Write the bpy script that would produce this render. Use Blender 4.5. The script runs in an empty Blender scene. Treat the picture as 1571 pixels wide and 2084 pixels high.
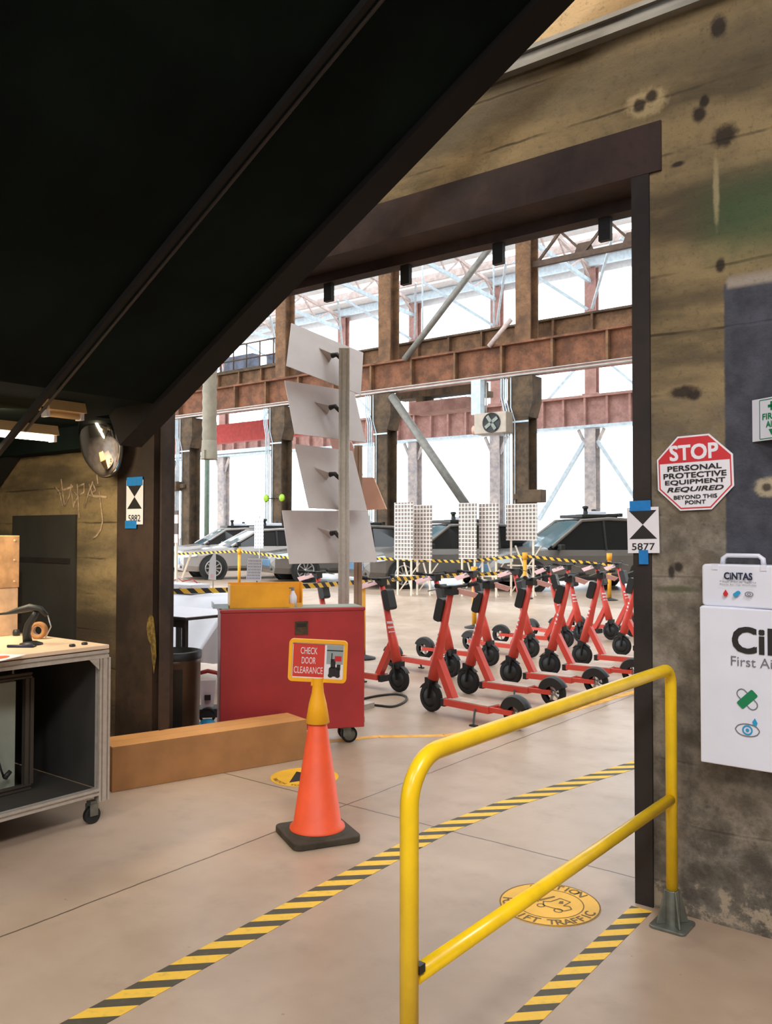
import bpy, math, random
from mathutils import Vector, Matrix
random.seed(7)
C = bpy.context.scene.collection
SC = bpy.context.scene
PI = math.pi

# ------------------------------------------------------------------ camera
F_PX, CX, CY, CAM_H = 1750.0, 785.5, 1042.0, 1.61
YAW, PITCH, ROLL = math.radians(37.8), math.radians(1.45), math.radians(0.1)
_f = Vector((-math.sin(YAW)*math.cos(PITCH), math.cos(YAW)*math.cos(PITCH), math.sin(PITCH)))
_r = Vector((math.cos(YAW), math.sin(YAW), 0.0))
_u = _r.cross(_f)
_r2 = math.cos(ROLL)*_r + math.sin(ROLL)*_u
_u2 = -math.sin(ROLL)*_r + math.cos(ROLL)*_u
EYE = Vector((0, 0, CAM_H))
cd = bpy.data.cameras.new('camera'); cam = bpy.data.objects.new('camera', cd); C.objects.link(cam)
cd.sensor_fit = 'VERTICAL'; cd.sensor_height = 24.0; cd.lens = F_PX/2084.0*24.0
cd.clip_start = 0.05; cd.clip_end = 300
mw = Matrix((_r2, _u2, -_f)).transposed().to_4x4(); mw.translation = EYE
cam.matrix_world = mw
SC.camera = cam

# ------------------------------------------------------------------ world, exposure, lamps
SC.view_settings.view_transform = 'Standard'
SC.view_settings.look = 'None'
SC.view_settings.gamma = 1.0
SC.view_settings.use_curve_mapping = False
SC.view_settings.exposure = 0.0
w = bpy.data.worlds.new('overcast_sky'); SC.world = w; w.use_nodes = True
bg = w.node_tree.nodes['Background']; bg.inputs[0].default_value = (0.90, 0.96, 1.0, 1); bg.inputs[1].default_value = 4.2

def area(name, loc, size, power, col, target=None, sy=None):
    l = bpy.data.lights.new(name, 'AREA'); l.energy = power; l.color = col; l.size = size
    if sy: l.shape = 'RECTANGLE'; l.size_y = sy
    o = bpy.data.objects.new(name, l); C.objects.link(o); o.location = loc
    d = (Vector(target)-Vector(loc)) if target else Vector((0, 0, -1))
    o.rotation_euler = d.to_track_quat('-Z', 'Y').to_euler()
    return o
WARM = (1.0, 0.88, 0.74)
COOL = (1.0, 0.95, 0.93)
# high-bay lamps of the front room, behind and above the viewer
area('high_bay_light', (1.6, 0.4, 5.9), 1.2, 245, COOL, (-0.4, 2.6, 0.6))
area('high_bay_light', (1.8, -3.5, 5.9), 1.2, 170, COOL, (-1.5, 2.0, 0))
area('high_bay_light', (-2.2, -3.0, 5.9), 1.2, 130, WARM, (-2.6, 1.5, 0))
area('high_bay_light', (-2.4, 1.7, 5.9), 1.0, 80, WARM, (-2.2, 3.68, 3.6))
# under-landing tube light spill
area('landing_tube_light', (-4.95, 2.35, 2.16), 0.12, 40, (1.0, 0.84, 0.56), (-5.25, 2.9, 1.0), 1.2)

# ------------------------------------------------------------------ helpers
def ray(x, y): return _f + _r2*((x-CX)/F_PX) + _u2*(-(y-CY)/F_PX)
def fl(x, y, z=0.0):
    d = ray(x, y); return EYE + d*((z-CAM_H)/d.z)
def at(x, y, Y):
    d = ray(x, y); return EYE + d*(Y/d.y)
def atx(x, y, X):
    d = ray(x, y); return EYE + d*(X/d.x)
def lin(r, g, b):
    def c(v):
        v = v/255.0
        return v/12.92 if v <= 0.04045 else ((v+0.055)/1.055)**2.4
    return (c(r), c(g), c(b), 1.0)

class NT:
    def __init__(s, name):
        s.m = bpy.data.materials.new(name); s.m.use_nodes = True
        s.t = s.m.node_tree; s.n = s.t.nodes; s.l = s.t.links
        s.b = s.n['Principled BSDF']; s._c = None
    def link(s, a, b): s.l.new(a, b)
    def set(s, sock, v):
        if hasattr(v, 'is_output') or isinstance(v, bpy.types.NodeSocket): s.l.new(v, sock)
        else: sock.default_value = v
    def obj(s):
        if not s._c: s._c = s.n.new('ShaderNodeTexCoord')
        return s._c.outputs['Object']
    def sep(s, v=None):
        n = s.n.new('ShaderNodeSeparateXYZ'); s.l.new(v or s.obj(), n.inputs[0]); return n.outputs
    def mapv(s, sc, v=None):
        n = s.n.new('ShaderNodeMapping'); n.inputs['Scale'].default_value = sc; s.l.new(v or s.obj(), n.inputs[0]); return n.outputs[0]
    def noise(s, scale, v=None, detail=4, rough=0.55):
        n = s.n.new('ShaderNodeTexNoise'); n.inputs['Scale'].default_value = scale
        n.inputs['Detail'].default_value = detail; n.inputs['Roughness'].default_value = rough
        s.l.new(v or s.obj(), n.inputs['Vector']); return n.outputs[0]
    def math(s, op, a, b=0.0, c=None, clamp=False):
        n = s.n.new('ShaderNodeMath'); n.operation = op; n.use_clamp = clamp
        s.set(n.inputs[0], a); s.set(n.inputs[1], b)
        if c is not None: s.set(n.inputs[2], c)
        return n.outputs[0]
    def step(s, v, lo, hi):
        n = s.n.new('ShaderNodeMapRange'); n.interpolation_type = 'SMOOTHSTEP'
        s.set(n.inputs[0], v); n.inputs[1].default_value = lo; n.inputs[2].default_value = hi
        return n.outputs[0]
    def mix(s, f, a, b):
        n = s.n.new('ShaderNodeMix'); n.data_type = 'RGBA'
        s.set(n.inputs[0], f); s.set(n.inputs[6], a); s.set(n.inputs[7], b); return n.outputs[2]
    def bump(s, h, strength=0.3, dist=0.01):
        n = s.n.new('ShaderNodeBump'); n.inputs['Strength'].default_value = strength; n.inputs['Distance'].default_value = dist
        s.l.new(h, n.inputs['Height']); s.l.new(n.outputs[0], s.b.inputs['Normal'])
    def base(s, v): s.set(s.b.inputs['Base Color'], v)
    def rough(s, v): s.set(s.b.inputs['Roughness'], v)
    def metal(s, v): s.b.inputs['Metallic'].default_value = v

def mat(name, rgb, rough=0.5, metal=0.0, var=0.12, scale=6.0, bump=0.0, bscale=60.0, spec=None):
    k = NT(name); c = lin(*rgb)
    if var > 0:
        d = tuple(v*(1-var*1.6) for v in c[:3])+(1,); e = tuple(min(1, v*(1+var)) for v in c[:3])+(1,)
        k.base(k.mix(k.step(k.noise(scale), 0.3, 0.7), d, e))
    else: k.base(c)
    k.rough(rough); k.metal(metal)
    if spec is not None: k.b.inputs['Specular IOR Level'].default_value = spec
    if bump > 0: k.bump(k.noise(bscale, detail=3), bump, 0.004)
    return k.m
def emis(name, rgb, strength):
    k = NT(name); k.base(lin(*rgb)); k.b.inputs['Emission Color'].default_value = lin(*rgb); k.b.inputs['Emission Strength'].default_value = strength
    return k.m

class MB:
    def __init__(s): s.v = []; s.f = []; s.mi = []; s.sm = []
    def add(s, vs, fs, mi=0, smooth=False):
        o = len(s.v); s.v += [tuple(p) for p in vs]
        for f in fs: s.f.append(tuple(i+o for i in f)); s.mi.append(mi); s.sm.append(smooth)
        return s
    def box(s, a, b, mi=0, M=None):
        x0, y0, z0 = (min(a[i], b[i]) for i in range(3)); x1, y1, z1 = (max(a[i], b[i]) for i in range(3))
        vs = [Vector(p) for p in ((x0,y0,z0),(x1,y0,z0),(x1,y1,z0),(x0,y1,z0),(x0,y0,z1),(x1,y0,z1),(x1,y1,z1),(x0,y1,z1))]
        if M is not None: vs = [M @ p for p in vs]
        return s.add(vs, [(0,3,2,1),(4,5,6,7),(0,1,5,4),(1,2,6,5),(2,3,7,6),(3,0,4,7)], mi)
    def cbox(s, c, sz, mi=0, M=None):
        return s.box([c[i]-sz[i]/2 for i in range(3)], [c[i]+sz[i]/2 for i in range(3)], mi, M)
    def bar(s, p0, p1, w, h, mi=0, up=(0,0,1)):
        p0 = Vector(p0); p1 = Vector(p1); d = p1-p0; L = d.length; d.normalize()
        up = Vector(up)
        if abs(d.dot(up)) > 0.98: up = Vector((0,1,0))
        sx = d.cross(up).normalized(); sz = sx.cross(d)
        M = Matrix((sx, d, sz)).transposed().to_4x4(); M.translation = p0
        return s.box((-w/2, 0, -h/2), (w/2, L, h/2), mi, M)
    def tube(s, pts, r, seg=12, mi=0, caps=True, smooth=True, closed=False):
        pts = [Vector(p) for p in pts]; n = len(pts)
        rr = r if isinstance(r, (list, tuple)) else [r]*n
        t = []
        for i in range(n):
            if closed: d = pts[(i+1) % n]-pts[i-1]
            else: d = pts[min(i+1, n-1)]-pts[max(i-1, 0)]
            t.append(d.normalized())
        a = Vector((0,0,1)) if abs(t[0].z) < 0.9 else Vector((1,0,0))
        nn = t[0].cross(a).normalized(); vs = []
        for i in range(n):
            nn = (nn - t[i]*nn.dot(t[i])).normalized(); b = t[i].cross(nn)
            for k in range(seg):
                an = 2*PI*k/seg; vs.append(pts[i]+(nn*math.cos(an)+b*math.sin(an))*rr[i])
        fs = []
        for i in range(n if closed else n-1):
            j = (i+1) % n
            for k in range(seg): fs.append((i*seg+k, i*seg+(k+1) % seg, j*seg+(k+1) % seg, j*seg+k))
        s.add(vs, fs, mi, smooth)
        if caps and not closed:
            o = len(s.v)-len(vs)
            s.f.append(tuple(o+k for k in reversed(range(seg)))); s.mi.append(mi); s.sm.append(False)
            s.f.append(tuple(o+(n-1)*seg+k for k in range(seg))); s.mi.append(mi); s.sm.append(False)
        return s
    def cyl(s, p0, p1, r0, r1=None, seg=16, mi=0, smooth=True):
        return s.tube([p0, p1], [r0, r0 if r1 is None else r1], seg, mi, True, smooth)
    def lathe(s, prof, M=None, seg=24, mi=0, smooth=True, a0=0.0, a1=2*PI):
        full = abs(a1-a0-2*PI) < 1e-6; cols = seg if full else seg+1; vs = []
        for r, z in prof:
            for k in range(cols):
                an = a0+(a1-a0)*k/seg; vs.append(Vector((r*math.cos(an), r*math.sin(an), z)))
        if M is not None: vs = [M @ p for p in vs]
        fs = []
        for i in range(len(prof)-1):
            for k in range(seg):
                k2 = (k+1) % cols; fs.append((i*cols+k, i*cols+k2, (i+1)*cols+k2, (i+1)*cols+k))
        return s.add(vs, fs, mi, smooth)
    def prism(s, poly, z0, z1, M=None, mi=0, smooth=False):
        n = len(poly); vs = [Vector((x, y, z0)) for x, y in poly]+[Vector((x, y, z1)) for x, y in poly]
        if M is not None: vs = [M @ p for p in vs]
        fs = [tuple(reversed(range(n))), tuple(range(n, 2*n))]
        s.add(vs, fs, mi)
        o = len(s.v)-2*n
        for i in range(n):
            j = (i+1) % n; s.f.append((o+i, o+j, o+n+j, o+n+i)); s.mi.append(mi); s.sm.append(smooth)
        return s
    def torus(s, c, axis, R, r, seg=24, rs=8, mi=0):
        M = Vector(axis).to_track_quat('Z', 'Y').to_matrix()
        pts = [Vector(c)+M @ Vector((R*math.cos(2*PI*k/seg), R*math.sin(2*PI*k/seg), 0)) for k in range(seg)]
        return s.tube(pts, r, rs, mi, False, True, True)
    def quadm(s, me_v, me_f, mi=0): return s.add(me_v, me_f, mi)
    def build(s, name, mats, parent=None, bevel=0.0, loc=None, rot=None):
        me = bpy.data.meshes.new(name); me.from_pydata(s.v, [], s.f)
        for m in (mats if isinstance(mats, (list, tuple)) else [mats]): me.materials.append(m)
        me.polygons.foreach_set('material_index', s.mi); me.polygons.foreach_set('use_smooth', s.sm); me.update()
        o = bpy.data.objects.new(name, me); C.objects.link(o)
        if parent: o.parent = parent
        if loc is not None: o.location = loc
        if rot is not None: o.rotation_euler = rot
        if bevel > 0:
            b = o.modifiers.new('bevel', 'BEVEL'); b.width = bevel; b.segments = 2; b.limit_method = 'ANGLE'; b.angle_limit = math.radians(40)
        return o

def tag(o, label, cat, group=None, kind=None):
    o['label'] = label; o['category'] = cat
    if group: o['group'] = group
    if kind: o['kind'] = kind
    return o
def thing(name, label, cat, loc=(0,0,0), rz=0.0, group=None):
    o = bpy.data.objects.new(name, None); o.empty_display_size = 0.1; C.objects.link(o)
    o.location = loc; o.rotation_euler = (0, 0, rz); return tag(o, label, cat, group)
def struct(name, mb, mats, parent=None, bevel=0.0):
    o = mb.build(name, mats, parent, bevel)
    if not parent: o['kind'] = 'structure'
    return o
def frame(o, x, y):      # matrix from origin + local x and y axes
    x = Vector(x).normalized(); y = Vector(y); y = (y-x*y.dot(x)).normalized(); z = x.cross(y)
    M = Matrix((x, y, z)).transposed().to_4x4(); M.translation = Vector(o); return M
def rect(cx, cy, w, h, r=0.0, n=5):
    if r <= 0: return [(cx-w/2, cy-h/2), (cx+w/2, cy-h/2), (cx+w/2, cy+h/2), (cx-w/2, cy+h/2)]
    out = []
    for sx, sy, a in ((1,-1,-PI/2), (1,1,0), (-1,1,PI/2), (-1,-1,PI)):
        for k in range(n+1):
            t = a+PI/2*k/n; out.append((cx+sx*(w/2-r)+r*math.cos(t), cy+sy*(h/2-r)+r*math.sin(t)))
    return out
_tc = {}
def text_polys(s, bold=0.0, shear=0.0):
    key = (s, bold, shear)
    if key not in _tc:
        cu = bpy.data.curves.new('lettering', 'FONT'); cu.body = s; cu.size = 1.0; cu.offset = bold; cu.shear = shear; cu.resolution_u = 3
        o = bpy.data.objects.new('lettering_tmp', cu); C.objects.link(o)
        dg = bpy.context.evaluated_depsgraph_get(); dg.update()
        me = bpy.data.meshes.new_from_object(o.evaluated_get(dg))
        vs = [v.co.copy() for v in me.vertices]; fs = [tuple(p.vertices) for p in me.polygons]
        bpy.data.objects.remove(o); bpy.data.curves.remove(cu); bpy.data.meshes.remove(me)
        _tc[key] = (vs, fs)
    return _tc[key]
def text(mb, s, M, w=None, h=None, bold=0.0, shear=0.0, lift=0.002, mi=0, align='c'):
    vs, fs = text_polys(s, 0.0, 0.0)
    if shear: vs = [Vector((v.x+v.y*shear, v.y, v.z)) for v in vs]
    if not vs: return
    x0 = min(v.x for v in vs); x1 = max(v.x for v in vs); y0 = min(v.y for v in vs); y1 = max(v.y for v in vs)
    if h is None: sx = sy = w/(x1-x0)
    elif w is None: sx = sy = h/(y1-y0)
    else: sx = w/(x1-x0); sy = h/(y1-y0)
    ox = (x0+x1)/2 if align == 'c' else x0
    b = bold*0.8
    for dx, dy in (((0, 0),) if b <= 0 else ((0, 0), (b, b), (-b, b), (b, -b), (-b, -b))):
        mb.add([M @ Vector(((v.x-ox+dx)*sx, (v.y-(y0+y1)/2+dy)*sy, lift+0.00002*dx/max(b, 1e-6)+0.00001*dy/max(b, 1e-6))) for v in vs], fs, mi)
def arc_text(mb, s, M, R, h, a_mid, span, bottom=False, mi=0, lift=0.004, bold=0.01):
    n = len(s)
    for i, ch in enumerate(s):
        if ch == ' ': continue
        t = (i+0.5)/n-0.5
        a = a_mid+(t*span if bottom else -t*span)
        rot = a+PI/2 if bottom else a-PI/2
        Mi = M @ Matrix.Translation((R*math.cos(a), R*math.sin(a), 0)) @ Matrix.Rotation(rot, 4, 'Z')
        text(mb, ch, Mi, h=h, bold=bold, lift=lift, mi=mi)

# ------------------------------------------------------------------ materials
def wall_material():
    k = NT('board_formed_concrete'); x, y, z = k.sep()
    n1 = k.noise(1.3, k.mapv((0.6, 1, 2.4)), 6, 0.6); n2 = k.noise(9, None, 6, 0.65)
    c = k.mix(k.step(n1, 0.36, 0.66), lin(84, 73, 54), lin(150, 129, 92))
    c = k.mix(k.math('MULTIPLY', k.step(n2, 0.45, 0.75), 0.5), c, lin(86, 76, 58))
    zz = k.math('ADD', z, k.math('MULTIPLY', k.noise(3.0), 0.03))
    fr = k.math('FRACT', k.math('MULTIPLY', zz, 1/0.262))
    line = k.math('MULTIPLY', k.step(k.math('ABSOLUTE', k.math('SUBTRACT', fr, 0.5)), 0.035, 0.005), k.step(k.noise(2.2), 0.42, 0.6))
    c = k.mix(k.math('MULTIPLY', line, 0.75), c, lin(40, 32, 20))
    wob = k.math('MULTIPLY', k.math('SUBTRACT', k.noise(22, None, 6, 0.7), 0.5), 0.34)
    def spot(px, pz, rx, rz, col, c, soft=0.35, amt=0.92):
        dx = k.math('DIVIDE', k.math('SUBTRACT', x, px), rx); dz = k.math('DIVIDE', k.math('SUBTRACT', z, pz), rz)
        d = k.math('SQRT', k.math('ADD', k.math('MULTIPLY', dx, dx), k.math('MULTIPLY', dz, dz)))
        d = k.math('ADD', d, k.math('MULTIPLY', wob, 3.5))
        return k.mix(k.math('MULTIPLY', k.step(d, 1+soft, 1-soft), amt), c, col)
    # mixed light's cool grey painted into the lower wall; duller band under rail
    c = k.mix(k.math('MULTIPLY', k.math('MULTIPLY', k.step(z, 2.5, 1.3), 0.88), k.step(x, -3.0, -2.0)), c, k.mix(k.step(n2, 0.35, 0.7), lin(96, 90, 82), lin(150, 142, 130)))
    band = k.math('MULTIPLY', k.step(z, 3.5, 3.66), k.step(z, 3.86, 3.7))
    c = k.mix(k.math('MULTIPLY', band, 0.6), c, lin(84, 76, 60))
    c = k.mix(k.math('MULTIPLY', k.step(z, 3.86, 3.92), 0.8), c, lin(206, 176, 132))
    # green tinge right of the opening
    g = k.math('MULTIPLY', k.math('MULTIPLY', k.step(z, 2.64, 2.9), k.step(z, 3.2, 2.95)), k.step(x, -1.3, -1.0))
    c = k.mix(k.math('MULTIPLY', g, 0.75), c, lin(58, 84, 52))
    # dark painted rectangle on the pier
    edge = k.math('ADD', x, k.math('MULTIPLY', wob, 0.04))
    p = k.math('MULTIPLY', k.math('MULTIPLY', k.step(edge, -1.078, -1.066), k.step(z, 2.66, 2.645)), k.step(k.math('ADD', z, k.math('MULTIPLY', wob, 0.5)), 1.38, 1.52))
    c = k.mix(p, c, k.mix(k.step(n2, 0.3, 0.8), lin(52, 54, 62), lin(78, 80, 90)))
    c = spot(-0.895, 1.80, 0.06, 0.04, lin(168, 156, 132), c, 0.3); c = spot(-0.83, 1.775, 0.06, 0.035, lin(160, 148, 124), c, 0.3)
    c = spot(-0.91, 1.80, 0.018, 0.016, lin(60, 52, 44), c, 0.4); c = spot(-0.86, 1.79, 0.02, 0.012, lin(60, 52, 44), c, 0.4)
    c = k.mix(k.math('MULTIPLY', k.math('MULTIPLY', k.step(z, 2.70, 2.655), k.step(z, 2.62, 2.645)), k.step(x, -1.07, -1.05)), c, lin(150, 140, 128))
    dk = lin(38, 30, 26)
    c = spot(-1.40, 3.52, 0.09, 0.06, lin(190, 168, 124), c, 0.3, 0.7)
    for sx, sz, rx, rz in ((-1.085, 3.75, 0.033, 0.05), (-1.43, 3.52, 0.03, 0.03), (-1.375, 3.545, 0.026, 0.028), (-1.17, 3.40, 0.028, 0.03), (-1.145, 3.45, 0.02, 0.026),
                           (-1.065, 3.28, 0.05, 0.045), (-1.085, 2.735, 0.018, 0.03), (-1.26, 3.21, 0.03, 0.012), (-1.24, 2.22, 0.06, 0.025), (-1.20, 2.2, 0.03, 0.02)):
        c = spot(sx, sz, rx, rz, dk, c, 0.4)
    c = spot(-1.10, 3.05, 0.012, 0.13, lin(180, 164, 124), c, 0.5, 0.6)
    # black scuffs, green smear and darker patches near the floor
    c = spot(-1.30, 1.45, 0.014, 0.03, dk, c, 0.4); c = spot(-1.27, 1.47, 0.02, 0.02, dk, c, 0.4)
    c = spot(-1.28, 1.375, 0.09, 0.014, lin(74, 78, 52), c, 0.5, 0.8)
    c = k.mix(k.math('MULTIPLY', k.math('MULTIPLY', k.step(z, 1.0, 0.4), k.step(k.noise(5, None, 8, 0.7), 0.40, 0.66)), 0.7), c, lin(58, 54, 47))
    c = k.mix(k.math('MULTIPLY', k.step(k.noise(55, None, 3, 0.6), 0.56, 0.72), 0.28), c, lin(52, 46, 38))
    c = k.mix(k.math('MULTIPLY', k.step(z, 0.24, 0.10), k.step(k.noise(9, None, 8, 0.7), 0.50, 0.58)), c, lin(160, 146, 126))
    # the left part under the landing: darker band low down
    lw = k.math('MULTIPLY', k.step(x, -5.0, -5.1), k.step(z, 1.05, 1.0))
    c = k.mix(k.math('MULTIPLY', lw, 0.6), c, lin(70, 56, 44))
    k.base(c); k.rough(0.9)
    k.bump(k.math('ADD', k.noise(30, None, 6, 0.7), k.math('MULTIPLY', line, -0.6)), 0.5, 0.012)
    return k.m
def floor_material():
    k = NT('sealed_concrete_floor'); x, y, z = k.sep()
    n1 = k.noise(0.55, None, 5, 0.6); n2 = k.noise(4.5, None, 6, 0.6)
    c = k.mix(k.step(n1, 0.34, 0.66), lin(160, 138, 118), lin(192, 170, 150))
    c = k.mix(k.math('MULTIPLY', k.step(n2, 0.5, 0.8), 0.3), c, lin(128, 110, 94))
    speck = k.step(k.noise(26, None, 2), 0.74, 0.80)
    c = k.mix(k.math('MULTIPLY', speck, 0.5), c, lin(84, 70, 56))
    def joint(v, p, w=0.0045):
        return k.step(k.math('ABSOLUTE', k.math('SUBTRACT', k.math('ADD', v, k.math('MULTIPLY', k.math('SUBTRACT', k.noise(5), 0.5), 0.02)), p)), w*1.6, w*0.6)
    j = k.math('MAXIMUM', joint(x, -3.34), joint(y, 3.935))
    j = k.math('MAXIMUM', j, joint(y, 0.2)); j = k.math('MAXIMUM', j, joint(x, 0.4))
    c = k.mix(k.math('MULTIPLY', j, 0.85), c, lin(58, 48, 40))
    k.base(c); k.rough(k.math('ADD', 0.20, k.math('MULTIPLY', n2, 0.28)))
    k.bump(k.math('ADD', k.noise(40, None, 4), k.math('MULTIPLY', j, -1.5)), 0.12, 0.004)
    return k.m
def stripe_material(name, period, a, b, duty=0.5, ax=(1, 1), rough=0.6):
    k = NT(name); x, y, z = k.sep()
    s = k.math('ADD', k.math('MULTIPLY', x, ax[0]), k.math('MULTIPLY', y, ax[1]))
    fr = k.math('FRACT', k.math('DIVIDE', s, period))
    c = k.mix(k.math('LESS_THAN', fr, duty), a, b)
    c = k.mix(k.math('MULTIPLY', k.step(k.noise(30), 0.5, 0.75), 0.25), c, lin(110, 100, 84))
    k.base(c); k.rough(rough); return k.m
def rust_material(name, a, b, rough=0.85):
    k = NT(name)
    c = k.mix(k.step(k.noise(2.2, None, 6, 0.65), 0.35, 0.65), lin(*a), lin(*b))
    c = k.mix(k.math('MULTIPLY', k.step(k.noise(18, None, 4), 0.5, 0.75), 0.4), c, tuple(v*0.5 for v in lin(*a)[:3])+(1,))
    k.base(c); k.rough(rough); k.bump(k.noise(45, None, 4), 0.2, 0.004); return k.m
def grid_material(name, cell, line, paper, ink):
    k = NT(name); x, y, z = k.sep()
    def l(v): return k.math('LESS_THAN', k.math('FRACT', k.math('DIVIDE', v, cell)), line)
    m = k.math('MAXIMUM', l(x), l(z))
    k.base(k.mix(m, ink, paper)); k.rough(0.7); return k.m
def glass_material():
    m = bpy.data.materials.new('window_glass'); m.use_nodes = True; t = m.node_tree; t.nodes.clear()
    o = t.nodes.new('ShaderNodeOutputMaterial'); mx = t.nodes.new('ShaderNodeMixShader')
    tr = t.nodes.new('ShaderNodeBsdfTransparent'); gl = t.nodes.new('ShaderNodeBsdfGlossy'); gl.inputs['Roughness'].default_value = 0.05
    tr.inputs[0].default_value = (0.95, 0.98, 1, 1); mx.inputs[0].default_value = 0.06
    t.links.new(tr.outputs[0], mx.inputs[1]); t.links.new(gl.outputs[0], mx.inputs[2]); t.links.new(mx.outputs[0], o.inputs[0]); return m

M = {}
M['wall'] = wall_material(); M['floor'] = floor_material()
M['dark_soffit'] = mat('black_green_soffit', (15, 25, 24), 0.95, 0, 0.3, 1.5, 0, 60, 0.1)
M['dark_steel'] = rust_material('black_brown_steel', (26, 21, 20), (42, 33, 29), 0.7)
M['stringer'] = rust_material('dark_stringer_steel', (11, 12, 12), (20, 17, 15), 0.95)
M['lintel'] = rust_material('brown_lintel_steel', (40, 29, 27), (64, 47, 42), 0.8)
M['post'] = rust_material('brown_post_steel', (40, 30, 24), (66, 50, 40), 0.6)
M['room'] = mat('grey_room_paint', (120, 112, 98), 0.9, 0, 0.1)
M['ceil'] = mat('dark_ceiling', (60, 56, 52), 0.9, 0, 0.1)
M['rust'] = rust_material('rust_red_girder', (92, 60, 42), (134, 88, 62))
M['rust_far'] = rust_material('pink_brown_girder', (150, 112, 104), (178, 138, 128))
M['column'] = rust_material('brown_column', (86, 62, 44), (128, 94, 64))
M['column_low'] = rust_material('dark_brown_column', (62, 50, 38), (98, 78, 56))
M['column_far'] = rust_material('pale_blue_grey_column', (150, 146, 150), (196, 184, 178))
M['pale_steel'] = mat('pale_blue_steel', (186, 202, 212), 0.5, 0.1, 0.1)
M['grey_pipe'] = mat('grey_pipe', (126, 124, 118), 0.5, 0.2, 0.12)
M['roofdeck'] = mat('pale_roof_deck', (236, 236, 238), 0.8, 0, 0.04)
M['pink_steel'] = mat('pink_grey_steel', (190, 172, 166), 0.7, 0, 0.12)
M['truss_dark'] = mat('brown_lattice_steel', (84, 66, 54), 0.8, 0, 0.15)
M['conduit'] = mat('galvanised_conduit', (184, 182, 176), 0.4, 0.5, 0.08)
M['yellow'] = mat('yellow_rail_paint', (246, 204, 28), 0.28, 0, 0.06, 9)
M['orange_post'] = mat('amber_plastic', (232, 164, 38), 0.5, 0, 0.06)
M['galv'] = mat('galvanised_foot', (120, 124, 116), 0.45, 0.6, 0.15, 20)
M['tape'] = stripe_material('hazard_floor_tape', 0.153, lin(236, 190, 62), lin(74, 68, 52), 0.46, (-1, 1))
M['tape_right'] = stripe_material('hazard_floor_tape_wide', 0.128, lin(236, 190, 62), lin(74, 68, 52), 0.46, (-1, 1))
M['belt'] = stripe_material('barrier_belt_stripes', 0.22, lin(232, 184, 60), lin(40, 38, 36), 0.5, (1, 0))
M['yellow_line'] = mat('worn_yellow_line', (226, 164, 62), 0.6, 0, 0.15, 10)
M['decal'] = mat('yellow_floor_decal', (236, 180, 50), 0.5, 0, 0.06)
M['ink'] = mat('black_ink', (30, 28, 28), 0.6, 0, 0)
M['ink_brown'] = mat('faded_ink', (104, 78, 26), 0.6, 0, 0)
M['white'] = mat('white_plastic', (220, 223, 236), 0.45, 0, 0.02)
M['sign_white'] = mat('white_sign_face', (226, 224, 232), 0.4, 0, 0)
M['sign_red'] = mat('red_sign_print', (196, 40, 48), 0.45, 0, 0)
M['paper'] = mat('white_paper', (226, 224, 230), 0.7, 0, 0.02)
M['blue_tape'] = mat('blue_masking_tape', (20, 118, 190), 0.7, 0, 0.08, 30)
M['green'] = mat('green_print', (14, 124, 78), 0.5, 0, 0)
M['blue_print'] = mat('blue_print', (40, 150, 200), 0.5, 0, 0)
M['navy'] = mat('navy_print', (30, 36, 66), 0.5, 0, 0)
M['grey_print'] = mat('grey_print', (112, 112, 120), 0.5, 0, 0)
M['cone'] = mat('orange_cone_vinyl', (246, 92, 50), 0.5, 0, 0.05, 8)
M['cone_yellow'] = mat('yellow_sign_plastic', (246, 176, 24), 0.5, 0, 0.04)
M['rubber'] = mat('worn_black_rubber', (64, 56, 44), 0.85, 0, 0.2, 14)
M['black'] = mat('black_plastic', (30, 32, 32), 0.5, 0, 0.1)
M['tyre'] = mat('black_tyre', (24, 25, 25), 0.75, 0, 0.1)
M['scooter'] = mat('coral_red_paint', (208, 70, 56), 0.45, 0, 0.05)
M['chest'] = mat('red_enamel', (162, 46, 48), 0.5, 0, 0.08, 3)
M['cardboard'] = mat('brown_cardboard', (172, 124, 78), 0.85, 0, 0.08, 5)
M['alu'] = mat('brushed_aluminium', (186, 178, 168), 0.4, 0.35, 0.06, 30)
M['alu_dark'] = mat('dark_slot', (80, 74, 66), 0.6, 0.5, 0)
M['bench_top'] = mat('cream_laminate', (226, 198, 170), 0.4, 0, 0.04)
M['dark_panel'] = mat('charcoal_panel', (52, 50, 46), 0.7, 0, 0.1)
M['grey_panel'] = mat('grey_green_panel', (142, 150, 138), 0.6, 0, 0.06)
M['tan_board'] = mat('tan_board', (206, 172, 138), 0.8, 0, 0.1, 12)
M['plate'] = mat('pale_metal_plate', (196, 186, 184), 0.35, 0.15, 0.03)
M['peach'] = mat('peach_board', (226, 176, 152), 0.6, 0, 0.04)
M['brown_board'] = mat('brown_upright', (168, 140, 118), 0.6, 0, 0.08)
M['mirror'] = NT('mirror_surface').m
_k = M['mirror'].node_tree.nodes['Principled BSDF']; _k.inputs['Base Color'].default_value = (0.9, 0.93, 0.93, 1); _k.inputs['Metallic'].default_value = 1; _k.inputs['Roughness'].default_value = 0.06
M['tube'] = emis('lit_fluorescent_tube', (255, 240, 214), 14)
M['fixture'] = mat('cream_fixture', (206, 176, 128), 0.5, 0, 0.05)
M['bin_brown'] = mat('bronze_bin', (92, 74, 58), 0.35, 0.5, 0.12)
M['bin_dark'] = mat('dark_bin_panel', (44, 44, 40), 0.4, 0.3, 0.1)
M['glass'] = glass_material()
M['car_glass'] = mat('dark_car_glass', (22, 26, 28), 0.08, 0, 0)
M['windshield'] = mat('reflective_windshield', (96, 122, 130), 0.08, 0.25, 0)
M['silver'] = mat('silver_car_paint', (168, 164, 162), 0.22, 0.4, 0.02)
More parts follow.
